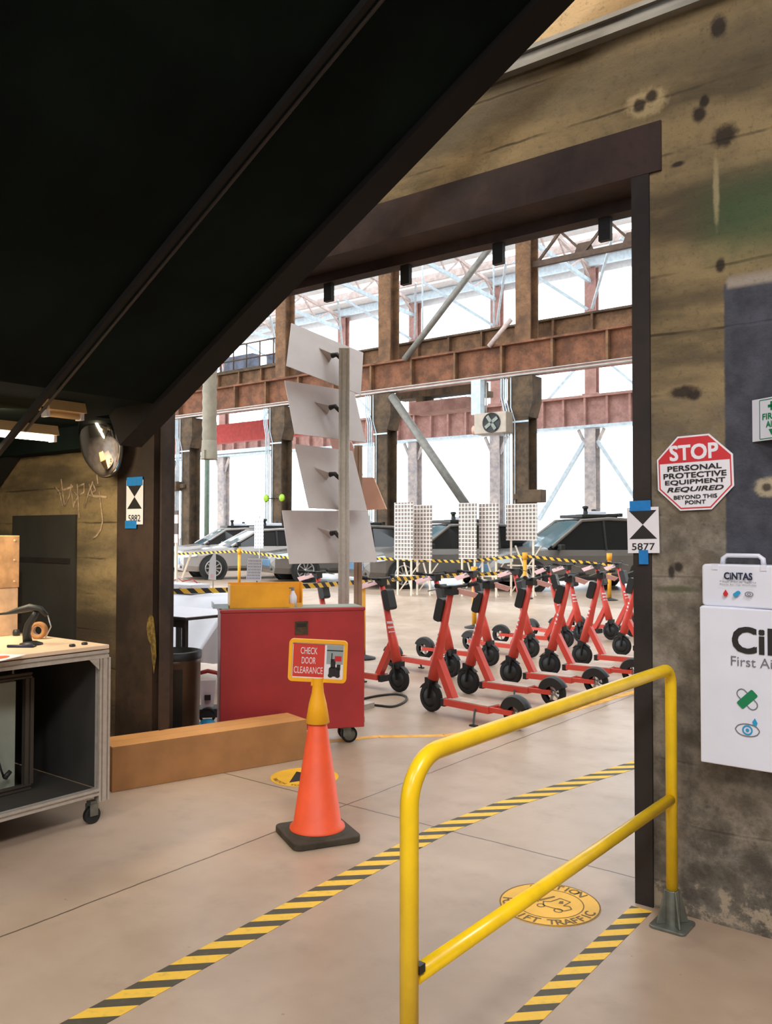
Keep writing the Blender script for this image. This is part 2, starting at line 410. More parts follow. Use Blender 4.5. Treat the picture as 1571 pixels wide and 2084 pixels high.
M['grey_car'] = mat('grey_bronze_car_paint', (116, 112, 108), 0.22, 0.4, 0.02)
M['rim'] = mat('alloy_rim', (170, 168, 166), 0.3, 0.7, 0)
M['lamp'] = mat('headlamp_lens', (214, 232, 240), 0.1, 0.1, 0)
M['blue_grille'] = mat('blue_lit_grille', (96, 134, 168), 0.3, 0.3, 0.05)  # blue light falling on the grilles is put into their colour
M['red_beam'] = mat('red_painted_beam', (190, 66, 62), 0.6, 0, 0.1)
M['hose'] = mat('grey_exhaust_hose', (140, 132, 116), 0.7, 0, 0.1)
M['lime'] = mat('lime_green_plastic', (150, 190, 40), 0.5, 0, 0)
M['graffiti'] = mat('pink_chalk_paint', (176, 152, 128), 0.9, 0, 0.2, 30)
M['tag'] = mat('pink_paper_tag', (240, 196, 196), 0.7, 0, 0.04)
M['deck_mat'] = mat('beige_deck_mat', (180, 160, 146), 0.8, 0, 0.1)
M['cream_leg'] = mat('cream_tube_leg', (226, 212, 192), 0.5, 0, 0.04)
M['grid'] = grid_material('calibration_grid', 0.086, 0.28, lin(224, 214, 206), lin(126, 116, 110))
M['squares'] = grid_material('square_target', 0.30, 0.45, lin(222, 208, 202), lin(96, 82, 76))
M['brown_patch'] = mat('brown_plate', (84, 70, 52), 0.5, 0.4, 0.2, 40)

YW = 3.68
G_FAR = 0.25          # level of the far floor above the near one
# ------------------------------------------------------------------ setting: floor, walls, ceiling
m = MB()
ys = [-7, 3.0, 13.2, 15.0, 45]; zs = [0, 0, 0, G_FAR, G_FAR]
for i in range(4):
    m.add([(-70, ys[i], zs[i]), (14, ys[i], zs[i]), (14, ys[i+1], zs[i+1]), (-70, ys[i+1], zs[i+1])], [(0,1,2,3)])
struct('floor', m, M['floor'])
m = MB()
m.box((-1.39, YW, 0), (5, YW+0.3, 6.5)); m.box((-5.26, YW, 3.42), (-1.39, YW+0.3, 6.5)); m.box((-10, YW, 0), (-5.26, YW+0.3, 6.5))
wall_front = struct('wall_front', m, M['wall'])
# graffiti scrawl on the wall left of the post
g = MB()
strokes = [[(112,990),(122,1002),(128,1030)], [(125,975),(128,1000),(132,1030)], [(118,1002),(150,990)], [(132,1030),(142,1010),(146,985)], [(146,1000),(150,1030),(160,1010),(150,1000)],
           [(158,985),(160,1020),(162,1055)], [(160,990),(172,985),(172,1002),(160,1008)], [(172,1035),(182,1000),(190,980)], [(182,985),(190,1010),(200,1012)], [(176,1008),(218,1012)],
           [(198,965),(200,985)], [(203,1000),(206,1030),(210,1060),(206,1078),(198,1090),(190,1096)], [(150,1035),(152,1020)], [(190,985),(196,998),(186,1004)]]
for st in strokes:
    g.tube([at(px_, py_, YW)+Vector((0, -0.004, 0)) for px_, py_ in st], 0.010, 6)
for i in range(len(g.v)):
    v = g.v[i]; g.v[i] = (v[0], YW-0.004+(v[1]-(YW-0.004))*0.15, v[2])
g.build('graffiti', M['graffiti'], wall_front)
m = MB(); m.box((-10.3, -7, 0), (-10, YW+0.3, 6.5)); struct('wall_left', m, M['room'])
m = MB(); m.box((5, -7, 0), (5.3, YW+0.3, 6.5)); struct('wall_right', m, M['room'])
m = MB(); m.box((-10.3, -7.3, 0), (5.3, -7, 2.8)); m.box((-10.3, -7.3, 5.6), (5.3, -7, 6.5)); m.box((-10.3, -7.3, 2.8), (-3.5, -7, 5.6)); m.box((3.0, -7.3, 2.8), (5.3, -7, 5.6))
for x_ in (-1.4, 0.8): m.box((x_-0.08, -7.25, 2.8), (x_+0.08, -7.05, 5.6))
struct('wall_back', m, M['room'])
q = MB(); q.box((-3.5, -7.17, 2.8), (3.0, -7.15, 5.6)); o = q.build('window_20', M['glass']); o['kind'] = 'structure'
m = MB(); m.box((-10.3, -7.3, 6.5), (5.3, YW+0.3, 6.8)); struct('ceiling', m, M['ceil'])
# dark panel set in the wall behind the bench
m = MB(); a = at(30, 1055, YW); b = at(155, 1300, YW)
m.box((a.x, YW-0.02, 0.0), (b.x, YW-0.001, 1.75)); d1 = struct('door_1', m, M['dark_panel'])
m = MB(); m.box((a.x+0.12, YW-0.028, 1.38), (b.x-0.06, YW-0.02, 1.42)); m.box((a.x+0.1, YW-0.03, 0.9), (a.x+0.16, YW-0.02, 1.3)); struct('door_rail', m, M['dark_steel'], d1)
# steel frame of the opening
m = MB(); m.box((-4.80, YW-0.014, 3.20), (-1.33, YW+0.29, 3.42)); m.box((-4.76, YW+0.2, 3.14), (-1.46, YW+0.29, 3.20))
lint = struct('trim_1', m, M['lintel'])
for px_ in (662, 819, 1008, 1226):
    p = at(px_, 500, YW+0.2); q = MB(); q.box((p.x-0.03, YW+0.22, 3.03), (p.x+0.03, YW+0.25, 3.14)); struct('bracket_tab', q, M['ink'], lint)
m = MB(); m.box((-1.465, YW-0.012, 0), (-1.385, YW+0.29, 3.199)); struct('trim_2', m, M['dark_steel'])
m = MB(); m.box((-5.26, YW-0.02, 0), (-4.86, YW+0.02, 3.199)); m.box((-4.86, YW-0.02, 0), (-4.845, YW+0.07, 3.199)); m.box((-4.845, YW+0.03, 0), (-4.80, YW+0.06, 3.199)); m.box((-4.80, YW-0.0, 0), (-4.785, YW+0.08, 3.199)); m.box((-5.2, YW+0.02, 0), (-4.9, YW+0.2, 3.199))
pst = struct('trim_3', m, M['post'])
q = MB(); sc = [(300,1262),(306,1250),(312,1256),(316,1290),(318,1335),(313,1372),(309,1340),(306,1310),(301,1300),(298,1280)]
ps = [at(a_, b_, YW-0.021) for a_, b_ in sc]; n_ = len(ps)
q.add([tuple(v) for v in ps]+[(v.x, YW-0.0199, v.z) for v in ps], [tuple(range(n_))[::-1], tuple(range(n_, 2*n_))]); q.build('paint_scuff', mat('ochre_scuff', (112, 90, 40), 0.8, 0, 0.4, 30), pst)
# steel rail along the wall above the opening
m = MB(); m.box((-5.0, YW-0.05, 3.862), (5, YW, 3.885)); m.box((-5.0, YW-0.02, 3.885), (5, YW, 3.94)); m.box((-5.0, YW-0.04, 3.94), (5, YW, 3.962))
struct('trim_4', m, M['grey_pipe'])

# ------------------------------------------------------------------ staircase underside
SL = 0.582
def zs_(X): return 4.80+SL*X
st = thing('staircase', 'dark steel staircase underside sloping down toward the left post', 'staircase', (0, 0, 0))
m = MB()
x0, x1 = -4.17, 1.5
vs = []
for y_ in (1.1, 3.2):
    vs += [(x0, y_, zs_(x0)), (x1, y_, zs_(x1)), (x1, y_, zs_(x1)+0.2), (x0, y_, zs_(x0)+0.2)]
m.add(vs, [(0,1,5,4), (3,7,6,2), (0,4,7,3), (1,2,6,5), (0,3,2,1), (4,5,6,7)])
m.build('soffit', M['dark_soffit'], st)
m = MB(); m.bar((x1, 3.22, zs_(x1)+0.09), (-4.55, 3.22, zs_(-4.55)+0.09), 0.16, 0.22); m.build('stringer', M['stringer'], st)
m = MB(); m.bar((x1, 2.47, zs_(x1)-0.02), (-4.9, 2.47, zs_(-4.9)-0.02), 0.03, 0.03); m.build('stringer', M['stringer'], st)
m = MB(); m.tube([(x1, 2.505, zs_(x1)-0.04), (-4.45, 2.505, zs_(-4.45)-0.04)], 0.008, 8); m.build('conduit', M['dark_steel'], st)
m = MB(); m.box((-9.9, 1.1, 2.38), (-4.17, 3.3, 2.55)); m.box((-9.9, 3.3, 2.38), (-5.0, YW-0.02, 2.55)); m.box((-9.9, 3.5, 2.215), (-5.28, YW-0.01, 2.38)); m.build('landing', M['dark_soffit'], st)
m = MB(); m.bar((-6.58, 3.6, 2.3), (-7.3, 3.6, 1.78), 0.1, 0.16); m.build('knee_brace', M['stringer'], st)
# lamps under the landing
def fluoro(label, X, y0, y1, z, lit):
    t = thing('fluorescent_light', label, 'light', (X, (y0+y1)/2, z), 0, 'fluorescent lights under the landing')
    L = (y1-y0)/2
    q = MB(); q.prism([(-0.06, 0.03), (0.06, 0.03), (0.04, 0.09), (-0.04, 0.09)], -L, L, frame((0,0,0), (1,0,0), (0,0,1))); q.build('housing', M['fixture'], t)
    q = MB(); q.cyl((0, -L+0.02, 0.01), (0, L-0.02, 0.01), 0.017); q.build('tube', M['tube'] if lit else M['fixture'], t)
    for s in (-1, 1):
        q = MB(); q.box((-0.03, s*(L-0.01)-0.01, -0.01), (0.03, s*(L-0.01)+0.01, 0.05)); q.build('end_cap', M['white'], t)
    q = MB(); q.cyl((0, 0, min(0.1, 2.36-z)), (0, 0, 2.38-z), 0.01); q.build('hanger', M['black'], t)
fluoro('cream fluorescent batten with a glowing tube, above the bench', -4.95, 1.75, 2.98, 2.19, True)
pf = fl(122, 848, 2.29)
fluoro('short dim fluorescent batten beside the brown conduit', pf.x, pf.y-0.10, pf.y+0.14, 2.29, False)

# ------------------------------------------------------------------ convex mirror
c = at(205, 897, 3.48)
nrm = Vector((0.30, -0.90, -0.36)).normalized()
mt = thing('convex_mirror', 'round convex safety mirror high on the left post', 'mirror', c)
Mq = Matrix.Diagonal((0.80, 0.9, 1.28, 1)) @ nrm.to_track_quat('Z', 'Y').to_matrix().to_4x4()
q = MB(); prof = [(0.205*math.sin(t*PI/2/10*1.0), 0.085*math.cos(t*PI/2/10)) for t in range(11)]
q.lathe(prof, Mq, 40); q.build('mirror_dome', M['mirror'], mt)
q = MB(); q.tube([Mq @ Vector((0.205*math.cos(k*PI/24), 0.205*math.sin(k*PI/24), 0)) for k in range(48)], 0.009, 8, 0, False, True, True); q.lathe([(0.0, -0.012), (0.205, -0.01), (0.205, 0.0)], Mq, 32); q.build('rim', M['black'], mt)
q = MB(); q.tube([-nrm*0.01, -nrm*0.08, Vector((0.1, 0.165, 0.02))], 0.012, 8); q.build('arm', M['galv'], mt)

# ------------------------------------------------------------------ signs on the wall
WX, WZ = Vector((1,0,0)), Vector((0,0,1))
def octo(R, rot=PI/8): return [(R*math.cos(rot+PI/4*k), R*math.sin(rot+PI/4*k)) for k in range(8)]
cs = at(1415, 962, YW)
t = thing('stop_sign', 'octagonal red and white stop sign about protective equipment on the concrete wall', 'sign', (cs.x, YW-0.006, cs.z))
R = 0.172
Ms = frame((0,0,0), (1, 0, 0.03), (-0.03, 0, 1))
q = MB(); q.prism(octo(R), 0, 0.006, Ms); q.build('panel', M['sign_white'], t)
q = MB(); Ri = R*0.955; ap = Ri*math.cos(PI/8); cut = 0.046
top = [p for p in octo(Ri) if p[1] > cut]
xa = max(p[0] for p in octo(Ri)); s2 = Ri*math.sin(PI/8)
poly = [(xa, cut), (xa, s2), (s2, xa), (-s2, xa), (-xa, s2), (-xa, cut)]
q.prism(poly, 0.006, 0.0072, Ms)
out, inn = octo(Ri), octo(Ri*0.965)
for i in range(8):
    j = (i+1) % 8; q.add([Ms @ Vector((*out[i], 0.0071)), Ms @ Vector((*out[j], 0.0071)), Ms @ Vector((*inn[j], 0.0071)), Ms @ Vector((*inn[i], 0.0071))], [(0,1,2,3)])
q.build('red_band', M['sign_red'], t)
q = MB(); text(q, 'STOP', Ms @ Matrix.Translation((0, 0.088, 0)), 0.20, 0.062, 0.035, lift=0.0085); q.build('white_lettering', M['sign_white'], t)
q = MB()
for s_, yy, ww, hh, sh in (('PERSONAL', 0.022, 0.225, 0.022, 0), ('PROTECTIVE', -0.009, 0.262, 0.022, 0), ('EQUIPMENT', -0.039, 0.25, 0.022, 0), ('REQUIRED', -0.070, 0.235, 0.023, 0.25), ('BEYOND THIS', -0.102, 0.18, 0.016, 0), ('POINT', -0.125, 0.085, 0.016, 0)):
    text(q, s_, Ms @ Matrix.Translation((0, yy, 0)), ww, hh, 0.03, sh, 0.0085)
q.build('black_lettering', M['ink'], t)

def placard(num, label, c, w_, h_, loc_y, tilt, tapes):
    t = thing('target_placard', label, 'placard', (c.x, loc_y, c.z), 0, 'checkered target placards')
    Mp = frame((0,0,0), (1, 0, tilt), (-tilt, 0, 1))
    q = MB(); q.prism(rect(0, 0, w_, h_), 0, 0.003, Mp); q.build('sheet', M['paper'], t)
    q = MB(); k_ = w_*0.44; cy = h_*0.12
    for sg in (1, -1):
        q.add([Mp @ Vector((-k_, cy+sg*k_, 0.0038)), Mp @ Vector((k_, cy+sg*k_, 0.0038)), Mp @ Vector((0, cy, 0.0038))], [(0,1,2) if sg < 0 else (0,2,1)])
    text(q, num, Mp @ Matrix.Translation((0, -h_*0.36, 0)), w_*0.72, h_*0.15, 0.012, lift=0.0042); q.build('print', M['ink'], t)
    for (tx, ty, tw, th) in tapes:
        q = MB(); q.prism(rect(tx, ty, tw, th), 0.003, 0.005, Mp); q.build('tape_strip', M['blue_tape'], t)
a = at(1276, 1032, YW-0.02); b = at(1342, 1127, YW-0.02); cc = (a+b)/2
placard('5877', 'black and white target placard numbered 5877 taped to the right jamb', cc, 0.142, 0.20, YW-0.018, 0.02, [(-0.01, 0.107, 0.095, 0.045), (0.0, -0.118, 0.042, 0.062)])
a = at(256, 985, YW-0.025); b = at(294, 1060, YW-0.025); cc = (a+b)/2
placard('5882', 'smaller-looking target placard taped to the brown post by the mirror', cc, 0.19, 0.31, YW-0.026, 0.0, [(0.0, 0.145, 0.18, 0.06), (-0.04, -0.155, 0.13, 0.055)])

# first aid wall sign (a folded projecting sign)
a = at(1532, 815, YW); zt = 1.61+(a.z-1.61); xw = a.x
t = thing('first_aid_sign', 'small folded white and green first aid sign projecting from the dark paint', 'sign', (xw, YW, a.z-0.085))
Mf = frame((0, 0, 0), (0.86, -0.5, 0), (0, 0, 1)); Mg = frame((0.155, -0.09, 0), (0.86, 0.5, 0), (0, 0, 1))
q = MB(); q.prism(rect(0.09, 0, 0.18, 0.17), 0, 0.004, Mf); q.prism(rect(0.09, 0, 0.18, 0.17), 0, 0.004, Mg); q.build('panel', M['white'], t)
q = MB()
for a_, b_, w_, h_ in ((0.055, 0.05, 0.036, 0.011), (0.055, 0.05, 0.011, 0.036)): q.prism(rect(a_+0.045, b_, w_, h_), 0.0045, 0.005, Mf)
text(q, 'FIRST', Mf @ Matrix.Translation((0.10, 0.010, 0)), 0.09, 0.024, 0.03, lift=0.0055)
text(q, 'AID', Mf @ Matrix.Translation((0.10, -0.022, 0)), 0.055, 0.024, 0.03, lift=0.0055)
q.add([Mf @ Vector(p) for p in ((0.085, -0.042, 0.005), (0.115, -0.042, 0.005), (0.10, -0.068, 0.005))], [(2,1,0)])
for r_ in (rect(0.1, 0.078, 0.12, 0.003), rect(0.1, -0.078, 0.12, 0.003), rect(0.04, 0, 0.003, 0.156)): q.prism(r_, 0.0045, 0.005, Mf)
q.build('green_lettering', M['green'], t)

# first aid cabinet
cx0, cz0, cz1 = -1.14, 0.69, 1.32
t = thing('first_aid_cabinet', 'white wall cabinet with black logo lettering and round-cornered medical icons', 'cabinet', (cx0, YW, cz0))
W_, H_, D_ = 0.62, cz1-cz0, 0.14
q = MB(); q.box((0, -D_+0.02, 0), (W_, 0, H_)); q.build('body', M['white'], t, 0.006)
q = MB(); q.box((0.003, -D_, 0.003), (W_-0.003, -D_+0.02, H_-0.003)); dr = q.build('door', M['white'], t, 0.004)
q = MB(); q.box((W_-0.05, -D_-0.015, H_*0.45), (W_-0.03, -D_, H_*0.58)); q.build('handle', M['galv'], dr, 0.003)
Mc = frame((0, -D_, 0), (1,0,0), (0,0,1))
q = MB()
text(q, 'CiNTAS', Mc @ Matrix.Translation((0.133, 0.505, 0)), h=0.098, bold=0.035, lift=0.003, align='l'); q.build('logo_lettering', M['ink'], dr)
q = MB(); text(q, 'First Aid & Safety', Mc @ Matrix.Translation((0.125, 0.415, 0)), h=0.05, lift=0.003, align='l'); q.build('caption', M['grey_print'], dr)
def icon_at(x, z): return Mc @ Matrix.Translation((x, z, 0))
for x_ in (0.185, 0.36):
    Mi = icon_at(x_, 0.275) @ Matrix.Rotation(PI/4, 4, 'Z')
    q = MB(); q.prism(rect(0, 0, 0.082, 0.034, 0.006), 0.002, 0.003, Mi); q.build('bandage_icon', M['green'], dr)
def ring(mb, Mi, pts, w_, z=0.0025):
    n = len(pts)
    for i in range(n):
        a = Vector(pts[i]); b = Vector(pts[(i+1) % n]); d = (b-a); nn = Vector((-d.y, d.x)).normalized()*w_/2
        mb.add([Mi @ Vector((*(a+nn), z)), Mi @ Vector((*(a-nn), z)), Mi @ Vector((*(b-nn), z)), Mi @ Vector((*(b+nn), z))], [(0,1,2,3)])
for x_ in (0.185, 0.36):
    Mi = icon_at(x_, 0.275) @ Matrix.Rotation(-PI/4, 4, 'Z')
    q = MB(); ring(q, Mi, rect(0, 0, 0.092, 0.036, 0.017), 0.004); q.build('icon_outline', M['grey_print'], dr)
    Mi = icon_at(x_, 0.155); q = MB()
    eye = [(0.045*math.cos(a*PI/10), 0.024*math.sin(a*PI/10)*(1 if abs(math.cos(a*PI/10)) < 0.9 else 0.7)) for a in range(20)]
    ring(q, Mi, eye, 0.004); q.build('icon_outline', M['grey_print'], dr)
for x_ in (0.185, 0.36):
    q = MB(); Mi = icon_at(x_, 0.155)
    ring(q, Mi, [(0.017*math.cos(a*PI/8), 0.017*math.sin(a*PI/8)) for a in range(16)], 0.006)
    q.prism([(0.007*math.cos(a*PI/6), 0.007*math.sin(a*PI/6)) for a in range(12)], 0.002, 0.003, Mi)
    q.prism([(0.022, 0.022), (0.034, 0.02), (0.038, 0.032), (0.028, 0.05), (0.018, 0.034)], 0.002, 0.003, Mi)
    q.build('eye_icon', M['blue_print'], dr)

# first aid kit case on the cabinet
t = thing('first_aid_kit', 'white plastic first aid case with carry handle standing on the wall cabinet', 'first aid kit', (-0.985, YW-0.075, cz1), math.radians(-4)); t.scale = (0.95, 1, 0.83)
q = MB(); q.prism(rect(0, 0.102, 0.315, 0.205, 0.018), -0.04, 0.045, frame((0,0,0), (1,0,0), (0,0,1))); q.build('case', M['white'], t, 0.008)
q = MB()
pts = [(-0.085, 0, 0.203), (-0.082, 0, 0.232), (-0.065, 0, 0.247), (0.065, 0, 0.247), (0.082, 0, 0.232), (0.085, 0, 0.203)]
q.tube(pts, 0.011, 10); q.build('handle', M['white'], t)
Mk = frame((0, -0.0535, 0), (1,0,0), (0,0,1))
q = MB(); text(q, 'CiNTAS', Mk @ Matrix.Translation((0.0, 0.150, 0)), 0.115, 0.032, 0.04); q.build('logo_lettering', M['navy'], t)
q = MB()
text(q, 'First Aid & Safety', Mk @ Matrix.Translation((0, 0.122, 0)), 0.15, 0.010); text(q, 'Ready for the Workday', Mk @ Matrix.Translation((0, 0.108, 0)), 0.15, 0.009); q.build('caption', M['grey_print'], t)
q = MB(); q.prism([(0.0, 0.018), (-0.011, -0.002), (-0.006, -0.014), (0.006, -0.014), (0.011, -0.002)], 0.001, 0.002, Mk @ Matrix.Translation((-0.052, 0.066, 0))); q.build('drop_icon', M['sign_red'], t)
q = MB(); q.prism(rect(0, 0, 0.034, 0.018, 0.008), 0.001, 0.002, Mk @ Matrix.Translation((-0.006, 0.066, 0)) @ Matrix.Rotation(0.7, 4, 'Z')); q.build('bandage_icon', M['blue_print'], t)
q = MB(); ring(q, Mk @ Matrix.Translation((0.044, 0.066, 0)), [(0.016*math.cos(a*PI/8), 0.011*math.sin(a*PI/8)) for a in range(16)], 0.004, 0.0015); ring(q, Mk @ Matrix.Translation((0.044, 0.066, 0)), [(0.006*math.cos(a*PI/6), 0.006*math.sin(a*PI/6)) for a in range(12)], 0.003, 0.0015); q.build('eye_icon', M['grey_print'], t)
for x_ in (-0.1, 0.1):
    q = MB(); q.box((x_-0.012, -0.048, 0.178), (x_+0.012, -0.038, 0.205)); q.build('latch', M['white'], t)

# ------------------------------------------------------------------ yellow guard rail
RX = -1.26
t = thing('guard_rail', 'yellow tubular steel guard rail standing before the opening', 'guard rail', (RX, 3.55, 0))
def bend(p, a, b, r, n=8):
    p, a, b = Vector(p), Vector(a), Vector(b); u = (a-p).normalized(); v = (b-p).normalized()
    A = p+u*r; B = p+v*r; cen = p+(u+v)*r; out = []
    for i in range(n+1):
        th = PI/2*i/n; out.append(cen - v*r*math.cos(th) - u*r*math.sin(th))
    return out
NY = 1.72-3.55
q = MB(); pts = [(0,0,0.12)]+bend((0,0,1.055), (0,0,0), (0,-1,1.055), 0.07)+bend((0,NY,1.055), (0,0,1.055), (0,NY,0), 0.12)+[(0,NY,0.12)]
q.tube(pts, 0.0235, 20); q.build('hand_rail', M['yellow'], t)
q = MB(); q.cyl((0, -0.018, 0.52), (0, NY+0.018, 0.52), 0.0225, None, 18); q.build('mid_rail', M['yellow'], t)
q = MB(); q.box((-0.012, NY-0.012+0.02, 0.535), (0.026, NY+0.012+0.02, 0.556)); q.build('clip', M['bin_dark'], t)
for yy in (0, NY):
    q = MB(); q.prism(rect(0, 0, 0.15, 0.15, 0.02), 0, 0.012, Matrix.Translation((0, yy, 0)))
    q.lathe([(0.034, 0.012), (0.030, 0.15), (0.024, 0.15)], Matrix.Translation((0, yy, 0)), 16)
    for a_ in range(4):
        q.prism([(0.02, 0.012), (0.07, 0.012), (0.034, 0.15), (0.02, 0.15)], -0.004, 0.004, Matrix.Translation((0, yy, 0)) @ Matrix.Rotation(PI/4+a_*PI/2, 4, 'Z') @ Matrix.Rotation(PI/2, 4, 'X'))
    q.build('foot', M['galv'], t, 0.003)

# ------------------------------------------------------------------ floor tapes and decals
def strip(name, label, pts, w_, mt_, cat='floor tape', h=0.0016):
    q = MB(); P = [Vector(p) for p in pts]; o = P[0].copy(); o.z = 0
    for i in range(len(P)-1):
        d = (P[i+1]-P[i]); L = d.length; d.normalize(); n = Vector((-d.y, d.x, 0))*w_/2
        a, b = P[i]-o, P[i+1]-o+d*0.0
        vs = [a+n, a-n, b-n, b+n]
        q.add([v+Vector((0,0,h)) for v in vs]+[v+Vector((0,0,0.0003)) for v in vs], [(3,2,1,0), (0,1,5,4), (1,2,6,5), (2,3,7,6), (3,0,4,7)])
    ob = q.build(name, mt_); ob.location = o; return tag(ob, label, cat)
strip('floor_tape', 'long black and yellow hazard tape curving across the floor past the cone', [(-2.51, 1.2, 0), (-2.62, 3.0, 0), (-2.655, 3.9, 0), (-2.60, 4.5, 0), (-2.42, 5.4, 0), (-2.24, 6.3, 0)], 0.125, M['tape'])
strip('floor_tape', 'short black and yellow hazard tape ending at the right jamb', [(-1.395, 2.0, 0), (-1.42, 3.63, 0)], 0.092, M['tape_right'])
strip('floor_line', 'worn yellow painted line along the near ends of the scooters', [fl(640, 1512), fl(770, 1499), fl(905, 1497), fl(1045, 1481), fl(1300, 1405), fl(1400, 1372)], 0.08, M['yellow_line'], 'floor line')
def decal(name, label, c, R, rot=0.0):
    Md = frame((c.x, c.y, 0.0005), (0.79, 0.61, 0), (-0.61, 0.79, 0)) @ Matrix.Rotation(rot, 4, 'Z')
    t = thing(name, label, 'floor decal', (c.x, c.y, 0)); Md.translation = Vector((0, 0, 0))
    q = MB(); q.prism([(R*math.cos(a*PI/24), R*math.sin(a*PI/24)) for a in range(48)], 0.0003, 0.002, Md); q.build('disc', M['decal'], t)
    return t, Md
c1 = Vector((-1.755, 3.43, 0)); t, Md = decal('floor_decal', 'round yellow forklift warning decal on the floor behind the guard rail', c1, 0.218, -0.42)
q = MB()
for R_, w_ in ((0.214, 0.006), (0.145, 0.005)): ring(q, Md, [(R_*math.cos(a*PI/20), R_*math.sin(a*PI/20)) for a in range(40)], w_, 0.0026)
arc_text(q, 'CAUTION', Md, 0.180, 0.046, PI*0.5, 1.45, False, 0, 0.003, 0.02)
arc_text(q, 'FORKLIFT TRAFFIC', Md, 0.181, 0.044, -PI/2, 3.0, True, 0, 0.003, 0.02)
q.build('lettering', M['ink_brown'], t)
q = MB()
ring(q, Md, [(-0.02, -0.03), (0.075, -0.05), (0.1, -0.02), (0.085, 0.005), (0.06, 0.0), (0.08, 0.05), (0.03, 0.07), (0.0, 0.02), (-0.03, 0.01)], 0.006, 0.0028)
ring(q, Md, [(0.05+0.018*math.cos(a*PI/6), -0.055+0.018*math.sin(a*PI/6)) for a in range(12)], 0.006, 0.0028)
ring(q, Md, [(-0.03+0.016*math.cos(a*PI/6), -0.035+0.016*math.sin(a*PI/6)) for a in range(12)], 0.006, 0.0028)
ring(q, Md, [(-0.05, 0.02), (0.0, 0.08), (0.005, 0.075), (-0.045, 0.012)], 0.005, 0.0028); ring(q, Md, [(-0.11, -0.02), (-0.05, 0.0), (-0.05, 0.006)], 0.005, 0.0028)
q.prism([(0.035, 0.015), (0.055, 0.02), (0.05, 0.045), (0.035, 0.04)], 0.0025, 0.003, Md)
q.build('forklift_picture', M['ink_brown'], t)
c2 = Vector((-3.935, 4.2, 0)); t, Md = decal('floor_decal', 'round yellow decal with a black triangle, half hidden by the cone', c2, 0.225)
q = MB()
q.prism([(-0.14, -0.075), (0.14, -0.075), (0.0, 0.14)], 0.002, 0.0028, Md @ Matrix.Rotation(0.5, 4, 'Z')); q.build('triangle', M['ink'], t)
q = MB(); arc_text(q, 'WATCH YOUR STEP', Md, 0.195, 0.03, -PI*0.55, 2.4, True, 0, 0.003); q.build('lettering', M['ink_brown'], t)

# ------------------------------------------------------------------ cone and its sign
cp = Vector((-3.12, 3.43, 0))
t = thing('traffic_cone', 'orange traffic cone on a black square base in the doorway', 'cone', cp, math.radians(62))
q = MB(); q.prism(rect(0, 0, 0.37, 0.37, 0.045), 0, 0.035); q.lathe([(0.17, 0.035), (0.16, 0.045), (0.13, 0.05)], None, 32); q.build('base', M['rubber'], t, 0.006)
q = MB(); q.lathe([(0.148, 0.048), (0.146, 0.06), (0.128, 0.075), (0.034, 0.70), (0.03, 0.712), (0.0, 0.712)], None, 40); q.build('cone_body', M['cone'], t)
t = thing('cone_sign', 'yellow framed door clearance sign fitted on the top of the orange cone', 'sign', cp+Vector((0, 0, 0.0)))
q = MB(); q.lathe([(0.061, 0.60), (0.064, 0.602), (0.048, 0.70), (0.033, 0.76), (0.029, 0.80), (0.032, 0.84)], None, 28); q.build('socket', M['cone_yellow'], t)
Mn = frame((0, 0, 0.93), (0.80, 0.60, -0.045), (0.03, 0.0, 1))
q = MB(); W2, H2 = 0.312, 0.225
oo = rect(0, 0, W2, H2, 0.022, 4); ii = rect(0, 0, W2-0.036, H2-0.036, 0.008, 4); n = len(oo)
vs = [Mn @ Vector((*p, z)) for z in (-0.014, 0.014) for p in oo]+[Mn @ Vector((*p, z)) for z in (-0.014, 0.014) for p in ii]
fs = []
for i in range(n):
    j = (i+1) % n
    fs += [(i, j, n+j, n+i), (n+i, n+j, 3*n+j, 3*n+i), (2*n+j, 2*n+i, 3*n+i, 3*n+j), (j, i, 2*n+i, 2*n+j)]
q.add(vs, fs); q.box((-0.03, -H2/2-0.02, -0.014), (0.03, -H2/2+0.006, 0.014), 0, Mn); q.build('sign_frame', M['cone_yellow'], t)
q = MB(); q.prism(rect(0, 0, W2-0.034, H2-0.034), -0.003, 0.003, Mn); q.build('insert', M['paper'], t)
q = MB(); q.prism(rect(-0.049, 0, 0.168, 0.176), 0.003, 0.0038, Mn); q.build('red_panel', mat('red_sign_panel', (204, 60, 48), 0.5, 0, 0), t)
q = MB()
for s_, yy, ww in (('CHECK', 0.052, 0.09), ('DOOR', 0.0, 0.075), ('CLEARANCE', -0.052, 0.155)): text(q, s_, Mn @ Matrix.Translation((-0.049, yy, 0)), ww, 0.036, 0.0, lift=0.0048)
q.build('lettering', M['paper'], t)
q = MB(); q.prism(rect(0.09, 0.035, 0.088, 0.10), 0.003, 0.0036, Mn); q.build('picture_sky', mat('grey_picture', (146, 158, 158), 0.6, 0, 0), t)
q = MB(); q.prism(rect(0.09, 0.058, 0.088, 0.006), 0.0036, 0.004, Mn); q.prism(rect(0.09, -0.055, 0.06, 0.05, 0.012), 0.0036, 0.004, Mn); q.prism(rect(0.082, -0.012, 0.026, 0.05), 0.0036, 0.004, Mn)
q.prism(rect(0.074, 0.02, 0.006, 0.05), 0.0036, 0.004, Mn); q.prism(rect(0.112, -0.03, 0.02, 0.03), 0.0036, 0.004, Mn)
for x_ in (0.07, 0.108): q.prism([(x_+0.014*math.cos(a*PI/5), -0.075+0.012*math.sin(a*PI/5)) for a in range(10)], 0.0036, 0.0041, Mn)
q.build('truck_picture', M['ink'], t)
q = MB(); q.prism(rect(0.108, 0.016, 0.036, 0.028), 0.0036, 0.0042, Mn); q.build('red_mark', M['sign_red'], t)

